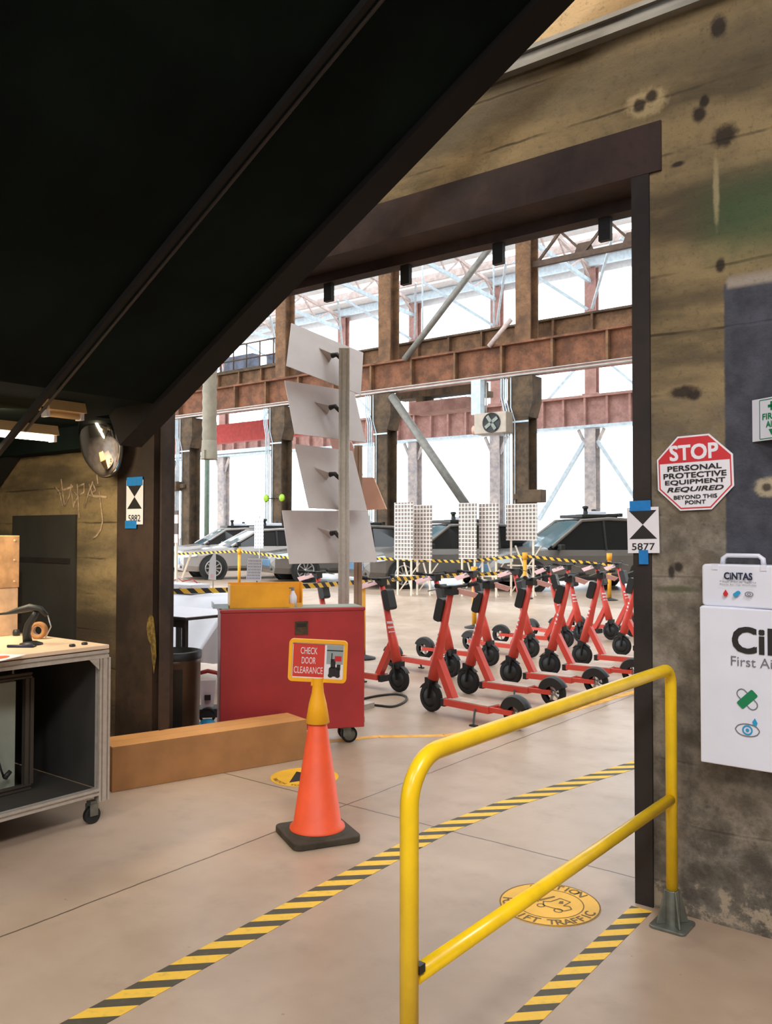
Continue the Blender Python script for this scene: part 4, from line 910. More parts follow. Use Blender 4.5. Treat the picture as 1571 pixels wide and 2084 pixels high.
# ------------------------------------------------------------------ scooters
def scooter_protos():
    P = []
    wb = 0.97
    Rz = lambda c: Matrix.Translation(c) @ Matrix.Rotation(PI/2, 4, 'X')
    def stem_x(z): return 0.02-0.272*(z-0.13)
    q = MB(); q.tube([(stem_x(0.30), 0, 0.30), (stem_x(0.5), 0, 0.5), (stem_x(0.72), 0, 0.72), (stem_x(1.10), 0, 1.10)], [0.054, 0.050, 0.036, 0.029], 12); P.append(('stem', q, M['scooter'], None))
    q = MB(); q.box((-0.03, -0.045, 0.24), (0.04, 0.045, 0.31))
    for s in (-1, 1): q.bar((stem_x(0.3)+0.0, s*0.04, 0.28), (0.0, s*0.042, 0.125), 0.014, 0.035)
    q.lathe([(0.138, -0.03), (0.145, 0.0), (0.138, 0.03)], Rz((0, 0, 0.13)), 16, 0, True, 0.5, 2.4); P.append(('fork', q, M['black'], None))
    q = MB(); q.lathe([(0.085, -0.024), (0.118, -0.026), (0.13, -0.012), (0.13, 0.012), (0.118, 0.026), (0.085, 0.024)], Rz((0, 0, 0.13)), 28); P.append(('front_wheel', q, M['tyre'], None))
    q = MB(); q.lathe([(0, -0.026), (0.086, -0.022), (0.086, 0.022), (0, 0.026)], Rz((0, 0, 0.13)), 20); P.append(('hub', q, M['black'], 'front_wheel'))
    q = MB(); q.lathe([(0.075, -0.022), (0.118, -0.026), (0.13, -0.012), (0.13, 0.012), (0.118, 0.026), (0.075, 0.022)], Rz((-wb, 0, 0.13)), 28); P.append(('rear_wheel', q, M['tyre'], None))
    q = MB(); q.lathe([(0, -0.02), (0.025, -0.02), (0.025, 0.02), (0, 0.02)], Rz((-wb, 0, 0.13)), 14)
    for a in range(5):
        q.box((0.02, -0.012, -0.010), (0.08, 0.012, 0.010), 0, Matrix.Translation((-wb, 0, 0.13)) @ Matrix.Rotation(a*2*PI/5, 4, 'Y'))
    P.append(('spokes', q, M['rim'], 'rear_wheel'))
    q = MB(); q.bar((stem_x(0.50), 0, 0.50), (-0.27, 0, 0.15), 0.075, 0.062); P.append(('down_tube', q, M['scooter'], None))
    q = MB(); q.box((-0.74, -0.085, 0.10), (-0.23, 0.085, 0.155))
    for s in (-1, 1): q.bar((-0.72, s*0.06, 0.135), (-wb, s*0.05, 0.135), 0.022, 0.04)
    P.append(('deck', q, M['scooter'], None))
    q = MB(); q.box((-0.73, -0.075, 0.155), (-0.27, 0.075, 0.163)); P.append(('deck_mat', q, M['deck_mat'], 'deck'))
    q = MB(); q.box((-0.225, -0.07, 0.085), (-0.18, 0.07, 0.15)); P.append(('deck_nose', q, M['black'], None))
    q = MB(); q.lathe([(0.14, -0.045), (0.152, -0.02), (0.152, 0.02), (0.14, 0.045)], Rz((-wb, 0, 0.13)), 18, 0, True, 0.25, 2.7)
    q.lathe([(0.06, -0.045), (0.14, -0.045)], Rz((-wb, 0, 0.13)), 18, 0, True, 0.25, 2.7); q.lathe([(0.06, 0.045), (0.14, 0.045)], Rz((-wb, 0, 0.13)), 18, 0, True, 0.25, 2.7); P.append(('rear_fender', q, M['black'], None))
    xs = stem_x(0.93)+0.06
    q = MB(); q.prism(rect(0, 0, 0.085, 0.21, 0.025), -0.055, 0.055, Matrix.Translation((xs, 0, 0.93)) @ Matrix.Rotation(-0.265, 4, 'Y') @ Matrix.Rotation(PI/2, 4, 'X')); P.append(('battery_pack', q, M['black'], None))
    xh = stem_x(1.12)
    q = MB(); q.box((xh-0.045, -0.045, 1.07), (xh+0.045, 0.045, 1.15)); q.tube([(xh-0.06, -0.25, 1.16), (xh-0.02, -0.14, 1.145), (xh, 0, 1.135), (xh-0.02, 0.14, 1.145), (xh-0.06, 0.25, 1.16)], 0.014, 8); P.append(('handlebar', q, M['black'], None))
    for s in (-1, 1):
        q = MB(); q.cyl((xh-0.035, s*0.18, 1.152), (xh-0.065, s*0.265, 1.161), 0.020, None, 10); P.append(('grip', q, M['tyre'], 'handlebar'))
        q = MB(); q.tube([(xh-0.01, s*0.15, 1.14), (xh+0.04, s*0.17, 1.12), (xh+0.05, s*0.25, 1.11)], 0.006, 6); P.append(('brake_lever', q, M['galv'], 'handlebar'))
    q = MB(); q.box((-0.035, 0.0, -0.002), (0.035, 0.20, 0.002), 0, Matrix.Translation((xh-0.03, -0.03, 1.11)) @ Matrix.Rotation(0.55, 4, 'X') @ Matrix.Rotation(0.5, 4, 'Y') @ Matrix.Rotation(PI-0.5, 4, 'Z')); P.append(('paper_tag', q, M['tag'], None))
    q = MB(); q.bar((-0.60, 0.09, 0.12), (-0.66, 0.18, 0.012), 0.016, 0.016); q.box((-0.70, 0.165, 0.0), (-0.63, 0.20, 0.014)); P.append(('kickstand', q, M['black'], None))
    q = MB()
    for zz in (0.55, 0.60, 0.65, 0.70): q.lathe([(0.043, -0.012), (0.044, 0.012)], Matrix.Translation((stem_x(zz), 0, zz)), 12, 0, True, -1.4, 1.4)
    P.append(('stem_print', q, M['paper'], 'stem'))
    return P
proto = {}
def make_scooter(label, x, y, heading, lean=0.0):
    root = thing('electric_scooter', label, 'scooter', (x, y, 0), heading, 'parked red scooters')
    made = {}
    if not proto:
        for nm, q, mt_, par in scooter_protos():
            o = q.build(nm, mt_, made[par] if par else root)
            made.setdefault(nm, o); proto.setdefault('list', []).append((o, par))
    else:
        for src, par in proto['list']:
            o = src.copy(); nm = src.name.split('.')[0]; o.parent = made[par] if par else root; C.objects.link(o); made.setdefault(nm, o)
    return root
F = [(-4.48, 6.45), (-4.68, 7.39), (-4.61, 8.13), (-4.55, 8.91), (-4.59, 9.85), (-4.55, 10.98), (-4.45, 12.15)]
ordn = ['nearest', 'second', 'third', 'fourth', 'fifth', 'sixth', 'farthest']
for i, (x_, y_) in enumerate(F):
    make_scooter('red scooter backed up to the yellow line, %s from the railing' % ordn[i], x_, y_, PI+math.radians([-9, -3, 0, 3, 2, 0, -2][i]))
S = [(-5.29, 7.04, -4), (-5.38, 8.14, -10), (-5.46, 9.11, 0), (-5.41, 10.06, -4), (-5.48, 11.2, 8), (-5.57, 11.9, -14), (-5.35, 12.5, -6)]
sl = ['next to the red chest', 'second along from the red chest', 'third along from the red chest', 'fourth along from the red chest', 'fifth along from the red chest', 'turned slightly skew near the far end', 'last before the far end']
for i, (x_, y_, a_) in enumerate(S):
    make_scooter('red back-row scooter %s' % sl[i], x_, y_, math.radians(a_))
make_scooter('red scooter half hidden behind the red chest and yellow bin', -6.84, 7.76, math.radians(-3))
make_scooter('red scooter at the far back corner of the parked rows by the right jamb', -5.25, 13.1, math.radians(-5))

# ------------------------------------------------------------------ barriers
def barrier(label, pts, z, w_=0.055):
    t = thing('barrier_tape', label, 'barrier tape', pts[0])
    P = [Vector(p)-Vector(pts[0]) for p in pts]
    for i in range(len(P)-1):
        d = P[i+1]-P[i]; L = d.length; q = MB(); q.box((0, -0.003, -w_/2), (L, 0.003, w_/2))
        o = q.build('belt', M['belt_z'], t); o.location = P[i]; o.rotation_euler = d.to_track_quat('X', 'Z').to_euler()
def stripe_z(name, period, a, b):
    k = NT(name); x, y, z = k.sep(); fr = k.math('FRACT', k.math('DIVIDE', k.math('ADD', x, z), period)); k.base(k.mix(k.math('LESS_THAN', fr, 0.5), a, b)); k.rough(0.6); return k.m
M['belt_z'] = stripe_z('barrier_belt_stripes', 0.15, lin(234, 186, 62), lin(40, 38, 36))
def zrow(px_, y_, z): return fl(px_, y_, z)
barrier('near yellow and black barrier tape behind the back row of scooters', [fl(325, 1204, 1.0), fl(460, 1201, 1.0), fl(640, 1192, 1.0), fl(775, 1181, 1.0), fl(900, 1172, 1.0), fl(1035, 1166, 1.0)], 1.0)
def ground(y): return 0 if y < 13.2 else (G_FAR if y > 15 else (y-13.2)/1.8*G_FAR)
def bpost(label, px_, ytop, Y, H):
    p = at(px_, ytop, Y); g_ = ground(Y)
    t = thing('barrier_post', label, 'barrier post', (p.x, Y, g_), 0, 'amber barrier posts')
    q = MB(); q.lathe([(0, 0), (0.17, 0), (0.17, 0.02), (0.05, 0.05), (0.038, 0.06)], None, 20); q.build('base', M['black'], t)
    q = MB(); q.cyl((0, 0, 0.05), (0, 0, H-0.12), 0.04, None, 14); q.build('pole', M['orange_post'], t)
    q = MB(); q.cyl((0, 0, H-0.14), (0, 0, H), 0.055, None, 14); q.build('head', M['orange_post'], t)
    return (p.x, Y, g_+H-0.07)
b1 = bpost('amber barrier post in front of the silver car at the left', 487, 1122, 15.4, 0.97)
b2 = bpost('amber barrier post among the handlebars before the grid boards', 1068, 1130, 16.1, 0.97)
bpost('amber barrier post just right of the plate stand', 738, 1180, 8.6, 1.05)
bpost('amber barrier post behind the scooters near the double grid board', 965, 1150, 12.6, 1.05)
bpost('amber barrier post seen past the rightmost scooters', 1240, 1145, 16.8, 0.97)
barrier('far yellow and black barrier tape across the front of the cars', [at(330, 1129, 15.0), b1, at(600, 1137, 15.4), at(775, 1137, 15.6), at(935, 1143, 16.0), b2, at(1240, 1150, 16.8)], 1.1, 0.06)

# ------------------------------------------------------------------ grid boards
def grid_board(label, x0_, x1_, ytop, ybot, Y, legs_to, mt_='grid', skew=0.0):
    a = at(x0_, ytop, Y); b = at(x1_, ybot, Y); g_ = ground(Y); wd = b.x-a.x; cx_ = (a.x+b.x)/2
    ht = a.z-b.z
    t = thing('grid_board', label, 'grid board', (cx_, Y, g_), skew)
    bo = MB(); bo.box((-wd/2, -0.01, 0), (wd/2, 0.01, ht)); o = bo.build('panel', M[mt_], t, 0, (0, 0, b.z-g_))
    q = MB()
    for s in (-1, 1): q.box((s*wd*0.36-0.02, 0.012, 0), (s*wd*0.36+0.02, 0.04, b.z-g_+ht*0.8))
    q.build('leg', M['cream_leg'], t)
    q = MB()
    for s in (-1, 1): q.bar((s*wd*0.42, 0.05, 0.02), (-s*wd*0.42, 0.3, (b.z-g_)*0.9), 0.028, 0.028)
    q.bar((-wd*0.5, 0.05, (b.z-g_)*0.55), (wd*0.5, 0.05, (b.z-g_)*0.55), 0.025, 0.03)
    q.build('cross_brace', M['cream_leg'], t)
grid_board('white grid board on cream legs, left half of the nearest pair', 803, 841, 1023, 1139, 15.3, 0)
grid_board('white grid board on cream legs, right half of the nearest pair', 843, 879, 1028, 1140, 15.6, 0)
grid_board('tall narrow white grid board left of the narrow gap', 934, 970, 1024, 1138, 15.9, 0)
grid_board('tall narrow white grid board right of the narrow gap', 975, 1014, 1025, 1139, 16.1, 0)
grid_board('shorter wide white grid board before the dark minivan', 1030, 1093, 1026, 1100, 16.6, 0)
grid_board('board printed with dark squares next to the left post', 322, 362, 1040, 1105, 8.5, 0, 'squares')
def hang_sheet(label, px0, px1, y0, y1, Y):
    a = at(px0, y0, Y); b = at(px1, y1, Y); g_ = ground(Y)
    t = thing('paper_target', label, 'paper target', ((a.x+b.x)/2, Y, g_)); wd = b.x-a.x
    q = MB(); q.box((-wd/2, -0.004, b.z-g_), (wd/2, 0.004, a.z-g_)); q.build('sheet', grid_material('checkered_paper', 0.075, 0.5, lin(226, 228, 236), lin(164, 168, 180)), t)
    q = MB(); q.tube([(0, 0.02, 0), (0, 0.02, a.z-g_+0.05)], 0.012, 6); q.box((-0.15, 0.0, 0), (0.15, 0.04, 0.03)); q.build('pole', M['conduit'], t)
hang_sheet('tall strip of checkered paper in front of the silver car', 518, 536, 1055, 1116, 12.5)

# ------------------------------------------------------------------ cars
def car(label, mirror_px, Y, heading, paint, roof, hood, seat=0.98):
    mp = at(mirror_px, 1112, Y); R3 = Matrix.Rotation(heading, 3, 'Z'); c_ = Vector((mp.x, Y, 0))-R3 @ Vector((0.75, 1.0, 0)); g_ = ground(c_.y)
    t = thing('car', label, 'car', (c_.x, c_.y, G_FAR), heading, 'sensor cars parked in a slanted row')
    hw = 0.92; belt = seat
    ST = [(2.42, 0.68, 0.62, 0.36), (2.34, 0.82, 0.80, 0.26), (1.95, hood-0.06, 0.89, 0.24), (1.05, hood+0.05, hw, 0.24), (0.15, roof-0.06, hw, 0.24), (-0.6, roof, hw, 0.24), (-1.7, roof-0.05, hw, 0.24), (-2.2, (roof+belt)/2+0.08, 0.88, 0.26), (-2.42, 0.9, 0.8, 0.4)]
    body, gl, ws = MB(), MB(), MB()
    rows = []
    for x_, zt_, h_, zb in ST:
        b_ = min(belt, zt_-0.03); cab = zt_ > belt+0.18
        yt = h_-0.22 if cab else h_-0.10
        half = [(0.0, zb), (h_-0.12, zb), (h_, zb+0.16), (h_, b_-0.14), (h_-0.05, b_), (yt, zt_-0.035), (yt-0.18, zt_), (0.0, zt_+0.01)]
        rows.append([(x_, y_, z_) for y_, z_ in half])
    n_ = len(rows[0])
    for i in range(len(rows)-1):
        for k in range(n_-1):
            for s in (1, -1):
                qd = [rows[i][k], rows[i][k+1], rows[i+1][k+1], rows[i+1][k]]
                vs = [(x_, y_*s, z_) for x_, y_, z_ in qd]
                if s > 0: vs = vs[::-1]
                tgt = body
                if k == 4 and 3 <= i <= 6: tgt = gl
                if i == 3 and k >= 5: tgt = ws
                if i == 6 and k >= 5: tgt = gl
                tgt.add(vs, [(0,1,2,3)], 0, tgt is body)
    for r_, rev in ((rows[0], False), (rows[-1], True)):
        vs = r_+[(x_, -y_, z_) for x_, y_, z_ in reversed(r_)]
        body.add(vs[::-1] if rev else vs, [tuple(range(len(vs)))])
    body.build('body', paint, t); gl.build('side_window', M['car_glass'], t); ws.build('windshield', M['windshield'], t)
    for s in (1, -1):
        for xa_, xb_, za_, zb_ in ((-0.45, -0.45, belt, roof-0.02), (-1.25, -1.3, belt, roof-0.04)):
            q = MB(); q.bar((xa_, s*(hw-0.045), za_), (xb_, s*(hw-0.205), zb_), 0.05, 0.06); q.build('pillar', M['black'], t)
    for s in (1, -1):
        q = MB(); q.tube([(0.95, s*(hw-0.06), hood+0.06), (0.12, s*(hw-0.205), roof-0.055), (-0.6, s*(hw-0.205), roof-0.01), (-1.7, s*(hw-0.205), roof-0.05), (-2.15, s*(hw-0.13), (roof+belt)/2+0.06)], 0.045, 8); q.build('roof_rail', paint, t)
    for xw in (1.5, -1.45):
        for s in (1, -1):
            Mw = Matrix.Translation((xw, s*0.86, 0.34)) @ Matrix.Rotation(-s*PI/2, 4, 'X')
            q = MB(); q.lathe([(0.0, 0.066), (0.42, 0.066)], Mw, 24); q.build('wheel_arch', M['black'], t)
            q = MB(); q.lathe([(0.0, -0.1), (0.33, -0.1), (0.34, 0.06), (0.32, 0.08), (0.24, 0.085)], Mw, 28); wh = q.build('wheel', M['tyre'], t)
            q = MB(); q.lathe([(0.0, 0.09), (0.06, 0.09), (0.06, 0.082)], Mw, 14); q.torus(Mw @ Vector((0,0,0.084)), (0, s, 0), 0.235, 0.018, 24, 6)
            for a in range(10): q.box((0.04, -0.016, 0.078), (0.235, 0.016, 0.09), 0, Mw @ Matrix.Rotation(a*PI/5, 4, 'Z'))
            q.build('rim', M['rim'], wh)
    for s in (1, -1):
        q = MB(); q.prism(rect(0, 0, 0.42, 0.13, 0.05), 0, 0.02, frame((2.17, s*0.86, 0.74), (-0.9, s*0.42, 0.12), (0, 0, 1)) if s < 0 else frame((2.17, s*0.86, 0.74), (0.9, -0.42, -0.12), (0, 0, 1)) @ Matrix.Rotation(PI, 4, 'Y') @ Matrix.Translation((0, 0, -0.02))); q.build('headlight', M['lamp'], t)
        q = MB(); q.cbox((0.78, s*1.0, 1.05), (0.12, 0.18, 0.13)); q.bar((0.82, s*0.88, 0.99), (0.8, s*1.0, 1.03), 0.05, 0.05); q.build('wing_mirror', M['black'], t, 0.02)
        q = MB(); q.box((-1.05, s*(hw+0.001)-0.004, 0.27), (1.05, s*(hw+0.001)+0.012, 0.33)); q.build('sill', M['black'], t)
    q = MB(); q.cbox((2.40, 0, 0.55), (0.07, 1.1, 0.2)); q.build('grille', M['blue_grille'], t, 0.02)
    q = MB(); q.cbox((2.36, 0, 0.38), (0.1, 1.3, 0.08)); q.build('bumper', M['black'], t, 0.02)
    q = MB(); q.box((-0.9, -0.62, roof+0.02), (0.05, 0.62, roof+0.10)); q.box((-1.0, -0.7, roof+0.04), (-0.9, 0.7, roof+0.13)); sr = q.build('sensor_rack', M['bin_dark'], t, 0.01)
    q = MB(); q.lathe([(0.0, 0.32), (0.07, 0.31), (0.08, 0.26), (0.05, 0.24), (0.05, 0.10), (0.10, 0.10)], Matrix.Translation((-0.2, 0.3, roof)), 16); q.build('sensor_pod', M['black'], sr)
    q = MB(); q.lathe([(0.0, 0.26), (0.06, 0.25), (0.07, 0.10)], Matrix.Translation((-0.8, -0.4, roof)), 16); q.build('sensor_pod', M['black'], sr)
    q = MB(); q.cbox((-0.5, 0.0, roof+0.14), (0.5, 0.7, 0.09)); q.build('sensor_cover', M['white'], sr, 0.02)
HD = math.radians(-119)
car('silver car seen over the yellow bin, under the paper strip', 487, 17.5, HD, M['silver'], 1.50, 0.92)
car('pale silver car farthest back at the left, next to the left post', 428, 20.6, HD, M['silver'], 1.55, 0.92)
car('grey-bronze car mostly hidden behind the plate stand', 676, 18.1, HD, M['grey_car'], 1.58, 0.94)
car('grey-bronze car behind the grid boards', 880, 17.6, HD, M['grey_car'], 1.62, 0.96)
car('dark-windowed minivan at the right end of the row', 1145, 18.6, math.radians(-128), M['grey_car'], 1.74, 1.0)

# ------------------------------------------------------------------ far hall
YG = 22.0; Y2 = 35.0
cols = [(388, 'first rusty column from the left post'), (573, 'rusty column behind the plates at the left'), (785, 'rusty column right of the plate stand'), (1068, 'rusty column with the fan beside it')]
def isec(q, x_, y_, z0, z1, w_, d_, tf=0.05):
    q.box((x_-w_/2, y_-d_/2, z0), (x_+w_/2, y_-d_/2+tf, z1)); q.box((x_-w_/2, y_+d_/2-tf, z0), (x_+w_/2, y_+d_/2, z1)); q.box((x_-tf/2, y_-d_/2+tf, z0), (x_+tf/2, y_+d_/2-tf, z1))
SP = 0.2228*YG
XC = [at(px_, 950, YG).x for px_, _ in cols]
for (px_, lab), X in zip(cols, XC):
    t = thing('steel_column', lab, 'column', (X, YG, G_FAR), 0, 'hall columns along the crane girder')
    q = MB(); isec(q, 0, 0, 0, 4.75, 0.50, 0.55); q.build('shaft', M['column_low'], t)
    q = MB(); q.prism([(-0.27, 4.7), (0.27, 4.7), (0.40, 5.15), (0.40, 5.87), (-0.40, 5.87), (-0.40, 5.15)], -0.28, 0.28, frame((0,0,0), (1,0,0), (0,0,1))); q.build('bracket', M['column_low'], t)
    q = MB()
    for dx in (-0.34, -0.42, -0.5): q.tube([(dx, -0.3, 0), (dx, -0.3, 4.9), (dx-0.1, -0.3, 5.3), (dx-0.1, -0.3, 5.86)], 0.022, 6)
    q.tube([(-0.15, -0.31, 0), (-0.15, -0.31, 4.6), (-0.28, -0.31, 5.0), (-0.28, -0.31, 5.86)], 0.018, 6); q.box((-0.28, -0.31, 4.55), (0.28, -0.285, 4.6))
    q.build('conduit', M['pale_steel'], t)
    t = thing('upper_column', 'rusty upper column standing on the girder above the '+lab.split('rusty ')[1], 'column', (X, YG, 7.17), 0, 'upper columns on the crane girder')
    q = MB(); isec(q, 0.0, 0.15, 0, 6.0, 0.48, 0.5, 0.05); q.build('shaft', M['column'], t)
    q = MB(); q.bar((-0.25, -0.1, 3.03), (-1.25, -0.1, 4.43), 0.14, 0.14); q.build('knee_brace', M['truss_dark'], t)
# crane girder with stiffeners
t = thing('crane_girder', 'long rusty plate girder with stiffeners across the hall', 'girder', (-20, YG, 0))
xa, xb = -22.0, 20.0
q = MB(); q.box((xa, -0.02, 6.24), (xb, 0.02, 7.12)); q.build('web', M['rust'], t)
q = MB(); q.box((xa, -0.24, 7.10), (xb, 0.24, 7.16)); q.build('top_flange', M['rust'], t)
q = MB(); q.box((xa, -0.24, 6.19), (xb, 0.24, 6.25)); q.build('bottom_flange', M['rust_far'], t)
q = MB(); x_ = xa
i_ = 0
while x_ < xb:
    q = MB(); q.box((x_-0.035, -0.22, 6.25), (x_+0.035, -0.02, 7.10)); q.build('stiffener', M['column'], t); x_ += 1.63
q = MB(); q.tube([(xa, -0.28, 6.17), (xb, -0.28, 6.17)], 0.03, 6); q.tube([(xa, -0.28, 6.26), (xb, -0.28, 6.26)], 0.02, 6); q.build('conduit', M['conduit'], t)
t = thing('crane_girder', 'second darker girder rising behind the rusty plate girder', 'girder', (-20, YG+0.95, 0))
q = MB(); q.box((xa, -0.02, 7.0), (xb, 0.02, 7.90)); q.build('web', M['column'], t)
q = MB(); q.box((xa, -0.2, 7.88), (xb, 0.2, 7.94)); q.build('top_flange', M['column_low'], t)
q = MB(); x_ = xa
while x_ < xb:
    q = MB(); q.box((x_-0.035, -0.18, 7.0), (x_+0.035, -0.02, 7.88)); q.build('stiffener', M['column'], t); x_ += 1.22
# far wall: columns, girder, windows
XF = [at(px_, 950, Y2).x for px_ in (842, 1012, 1202)]; sp = (XF[2]-XF[0])/2
allx = [XF[1]+sp*k for k in range(-7, 5)]
UP = []
labs = {-1: 'pale column of the far window wall behind the diagonal pipe', 0: 'pale column of the far window wall under the fan unit', 1: 'pale column of the far window wall with the slanting braces'}
for k in range(-7, 5):
    X = XF[1]+sp*k
    t = thing('window_wall_column', labs.get(k, 'pale column of the far window wall, number %s from the braced one' % ['two', 'three', 'four', 'five', 'six', 'seven', 'eight', 'nine'][abs(k-1)-1 if k < 1 else k+3-1-1]), 'column', (X, Y2, G_FAR), 0, 'columns of the far window wall')
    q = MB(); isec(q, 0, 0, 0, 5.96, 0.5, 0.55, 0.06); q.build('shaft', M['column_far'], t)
    q = MB()
    for s in (-1, 1): q.bar((s*0.2, -0.1, 5.1), (s*0.6, -0.1, 5.92), 0.1, 0.12)
    q.build('bracket', M['column_far'], t)
    UP.append(X)
    if k in (1,):
        q = MB()
        for s in (-1, 1): q.bar((s*0.3, -0.1, 5.4), (s*2.55, -0.1, 2.0), 0.16, 0.16)
        q.build('diagonal_brace', M['pale_steel'], t)
for i, X in enumerate(UP):
    t = thing('clerestory_post', 'pink-brown clerestory post above the far girder, %s from the left end' % ['first', 'second', 'third', 'fourth', 'fifth', 'sixth', 'seventh', 'eighth', 'ninth', 'tenth', 'eleventh', 'twelfth'][i], 'column', (X, Y2, 7.67), 0, 'clerestory posts of the far wall')
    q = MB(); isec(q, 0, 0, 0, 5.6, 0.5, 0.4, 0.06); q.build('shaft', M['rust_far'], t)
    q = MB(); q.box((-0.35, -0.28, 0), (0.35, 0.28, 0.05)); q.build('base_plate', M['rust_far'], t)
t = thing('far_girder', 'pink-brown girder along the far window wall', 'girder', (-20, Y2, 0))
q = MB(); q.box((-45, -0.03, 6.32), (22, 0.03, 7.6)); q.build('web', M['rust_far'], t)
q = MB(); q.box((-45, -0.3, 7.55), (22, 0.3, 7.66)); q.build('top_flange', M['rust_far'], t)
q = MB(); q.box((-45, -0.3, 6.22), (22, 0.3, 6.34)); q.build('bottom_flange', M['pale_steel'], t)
q = MB(); x_ = -45
while x_ < 22:
    q = MB(); q.box((x_-0.05, -0.25, 6.34), (x_+0.05, -0.03, 7.55)); q.build('stiffener', M['rust_far'], t); x_ += 1.02
for k in range(-7, 4):
    X = XF[1]+sp*k+20
    for s, a_, b_ in ((1, 0.3, 2.2), (-1, sp-0.3, sp-2.2)):
        q = MB(); q.bar((X+a_, 0.1, 9.4), (X+b_, 0.1, 7.66), 0.1, 0.1); q.build('upper_brace', M['pale_steel'], t)
m = MB(); m.box((-65, Y2+0.3, G_FAR), (8, Y2+0.5, 1.3)); m.box((-65, Y2+0.3, 13.1), (8, Y2+0.5, 13.6)); struct('wall_far', m, M['roofdeck'])
for i, X in enumerate(allx[:-1]):
    q = MB(); q.box((X+0.25, Y2+0.38, 1.3), (X+sp-0.25, Y2+0.40, 13.1)); o = q.build('window_%d' % (i+1), M['glass']); o['kind'] = 'structure'
m = MB(); m.box((-65, Y2+0.34, 9.35), (8, Y2+0.46, 9.45)); struct('trim_5', m, M['pale_steel'])
# roof over the far bay, decking with skylight gaps
m = MB()
def roofz(y_): return 13.5+max(0, (Y2-y_))*0.16
for y0_, y1_ in ((22.0, 23.0), (25.0, 26.0), (28.0, 29.0), (30.3, 30.8), (32.0, 32.5), (33.9, 35.6)):
    vs = [(-60, y0_, roofz(y0_)), (8, y0_, roofz(y0_)), (8, y1_, roofz(y1_)), (-60, y1_, roofz(y1_))]
    m.add(vs+[(a, b, c_+0.12) for a, b, c_ in vs], [(0,3,2,1), (4,5,6,7), (0,1,5,4), (1,2,6,5), (2,3,7,6), (3,0,4,7)])
struct('ceiling_2', m, M['roofdeck'])
for i, y_ in enumerate((34.6, 33.0, 31.4, 29.8, 28.0, 26.0)):
    q = MB(); q.box((-58, y_-0.09, roofz(y_)-0.36), (8, y_+0.09, roofz(y_)-0.02)); o = q.build('roof_purlin', M['pale_steel'] if i % 2 == 0 else M['pink_steel'])
    tag(o, '%s roof purlin of the far bay, %s from the window wall' % ('pale blue' if i % 2 == 0 else 'pinkish', ['first', 'second', 'third', 'fourth', 'fifth', 'sixth'][i]), 'purlin', 'purlins under the far roof')
for i, X in enumerate(allx):
    t = thing('roof_truss', 'pale lattice roof truss, %s counted from the left end of the far bay' % ['first', 'second', 'third', 'fourth', 'fifth', 'sixth', 'seventh', 'eighth', 'ninth', 'tenth', 'eleventh', 'twelfth'][i], 'truss', (X, Y2, 0), 0, 'trusses under the far roof')
    q = MB(); q.bar((0, 0, 12.6), (0, -13, 13.4), 0.14, 0.16); q.build('bottom_chord', M['pale_steel'], t)
    q = MB(); q.bar((0, 0, 13.2), (0, -13, 13.2+13*0.16), 0.14, 0.14); q.build('top_chord', M['pink_steel'], t)
    q = MB()
    for k in range(6):
        ya, yb = -k*2.15, -(k+1)*2.15
        q.bar((0, ya, 12.6+0.06*k*2.15), (0, (ya+yb)/2, 13.2-(ya+yb)/2*0.16), 0.08, 0.08); q.bar((0, (ya+yb)/2, 13.2-(ya+yb)/2*0.16), (0, yb, 12.6+0.06*(k+1)*2.15), 0.08, 0.08)
    q.build('web_members', M['pink_steel'], t)
    q = MB(); q.bar((0.1, -0.2, 11.4), (2.2, -3.0, 13.2), 0.1, 0.1); q.bar((-0.1, -0.2, 11.4), (-2.2, -3.0, 13.2), 0.1, 0.1); q.build('wind_brace', M['pale_steel'], t)
# near lattice between the near columns, upper right
t = thing('lattice_girder', 'dark brown lattice girder above the rusty girder at the upper right', 'girder', (XC[3], YG+0.15, 0))
q = MB(); q.box((0.2, -0.06, 9.32), (20, 0.06, 9.48)); q.build('bottom_chord', M['truss_dark'], t)
q = MB(); q.box((0.2, -0.06, 10.9), (20, 0.06, 11.05)); q.build('top_chord', M['truss_dark'], t)
q = MB(); st_ = 1.42
for k in range(8):
    x_ = 0.35+k*st_
    q.bar((x_, 0, 9.45), (x_+st_, 0, 10.95), 0.07, 0.07); q.bar((x_+st_, 0.08, 9.45), (x_, 0.08, 10.95), 0.07, 0.07)
    q.prism([(x_+st_-0.3, 9.46), (x_+st_+0.3, 9.46), (x_+st_+0.18, 9.75), (x_+st_-0.18, 9.75)], -0.05, -0.02, frame((0,0,0), (1,0,0), (0,0,1)))
q.build('lattice', M['truss_dark'], t)
q = MB()
for a, b in (((1.0, 11.0), (1.0, 9.3)),): pass
# diagonal pipes
def pipe(label, a, b, Y, r, mt_, z_end=None):
    p0, p1 = at(*a, Y), at(*b, Y); q = MB(); q.cyl(p0, p1, r, None, 12); tag(q.build('diagonal_pipe', M[mt_]), label, 'pipe')
pipe('long grey pipe slanting up in front of the upper hall windows', (1012, 484), (823, 732), YG-0.33, 0.10, 'grey_pipe')
pipe('grey pipe slanting down from the column head toward the grid boards', (797, 806), (950, 1030), YG-0.36, 0.13, 'grey_pipe')
pipe('short pale pipe stub beside the right-hand rusty column', (1040, 650), (995, 705), YG-0.30, 0.07, 'pink_steel')
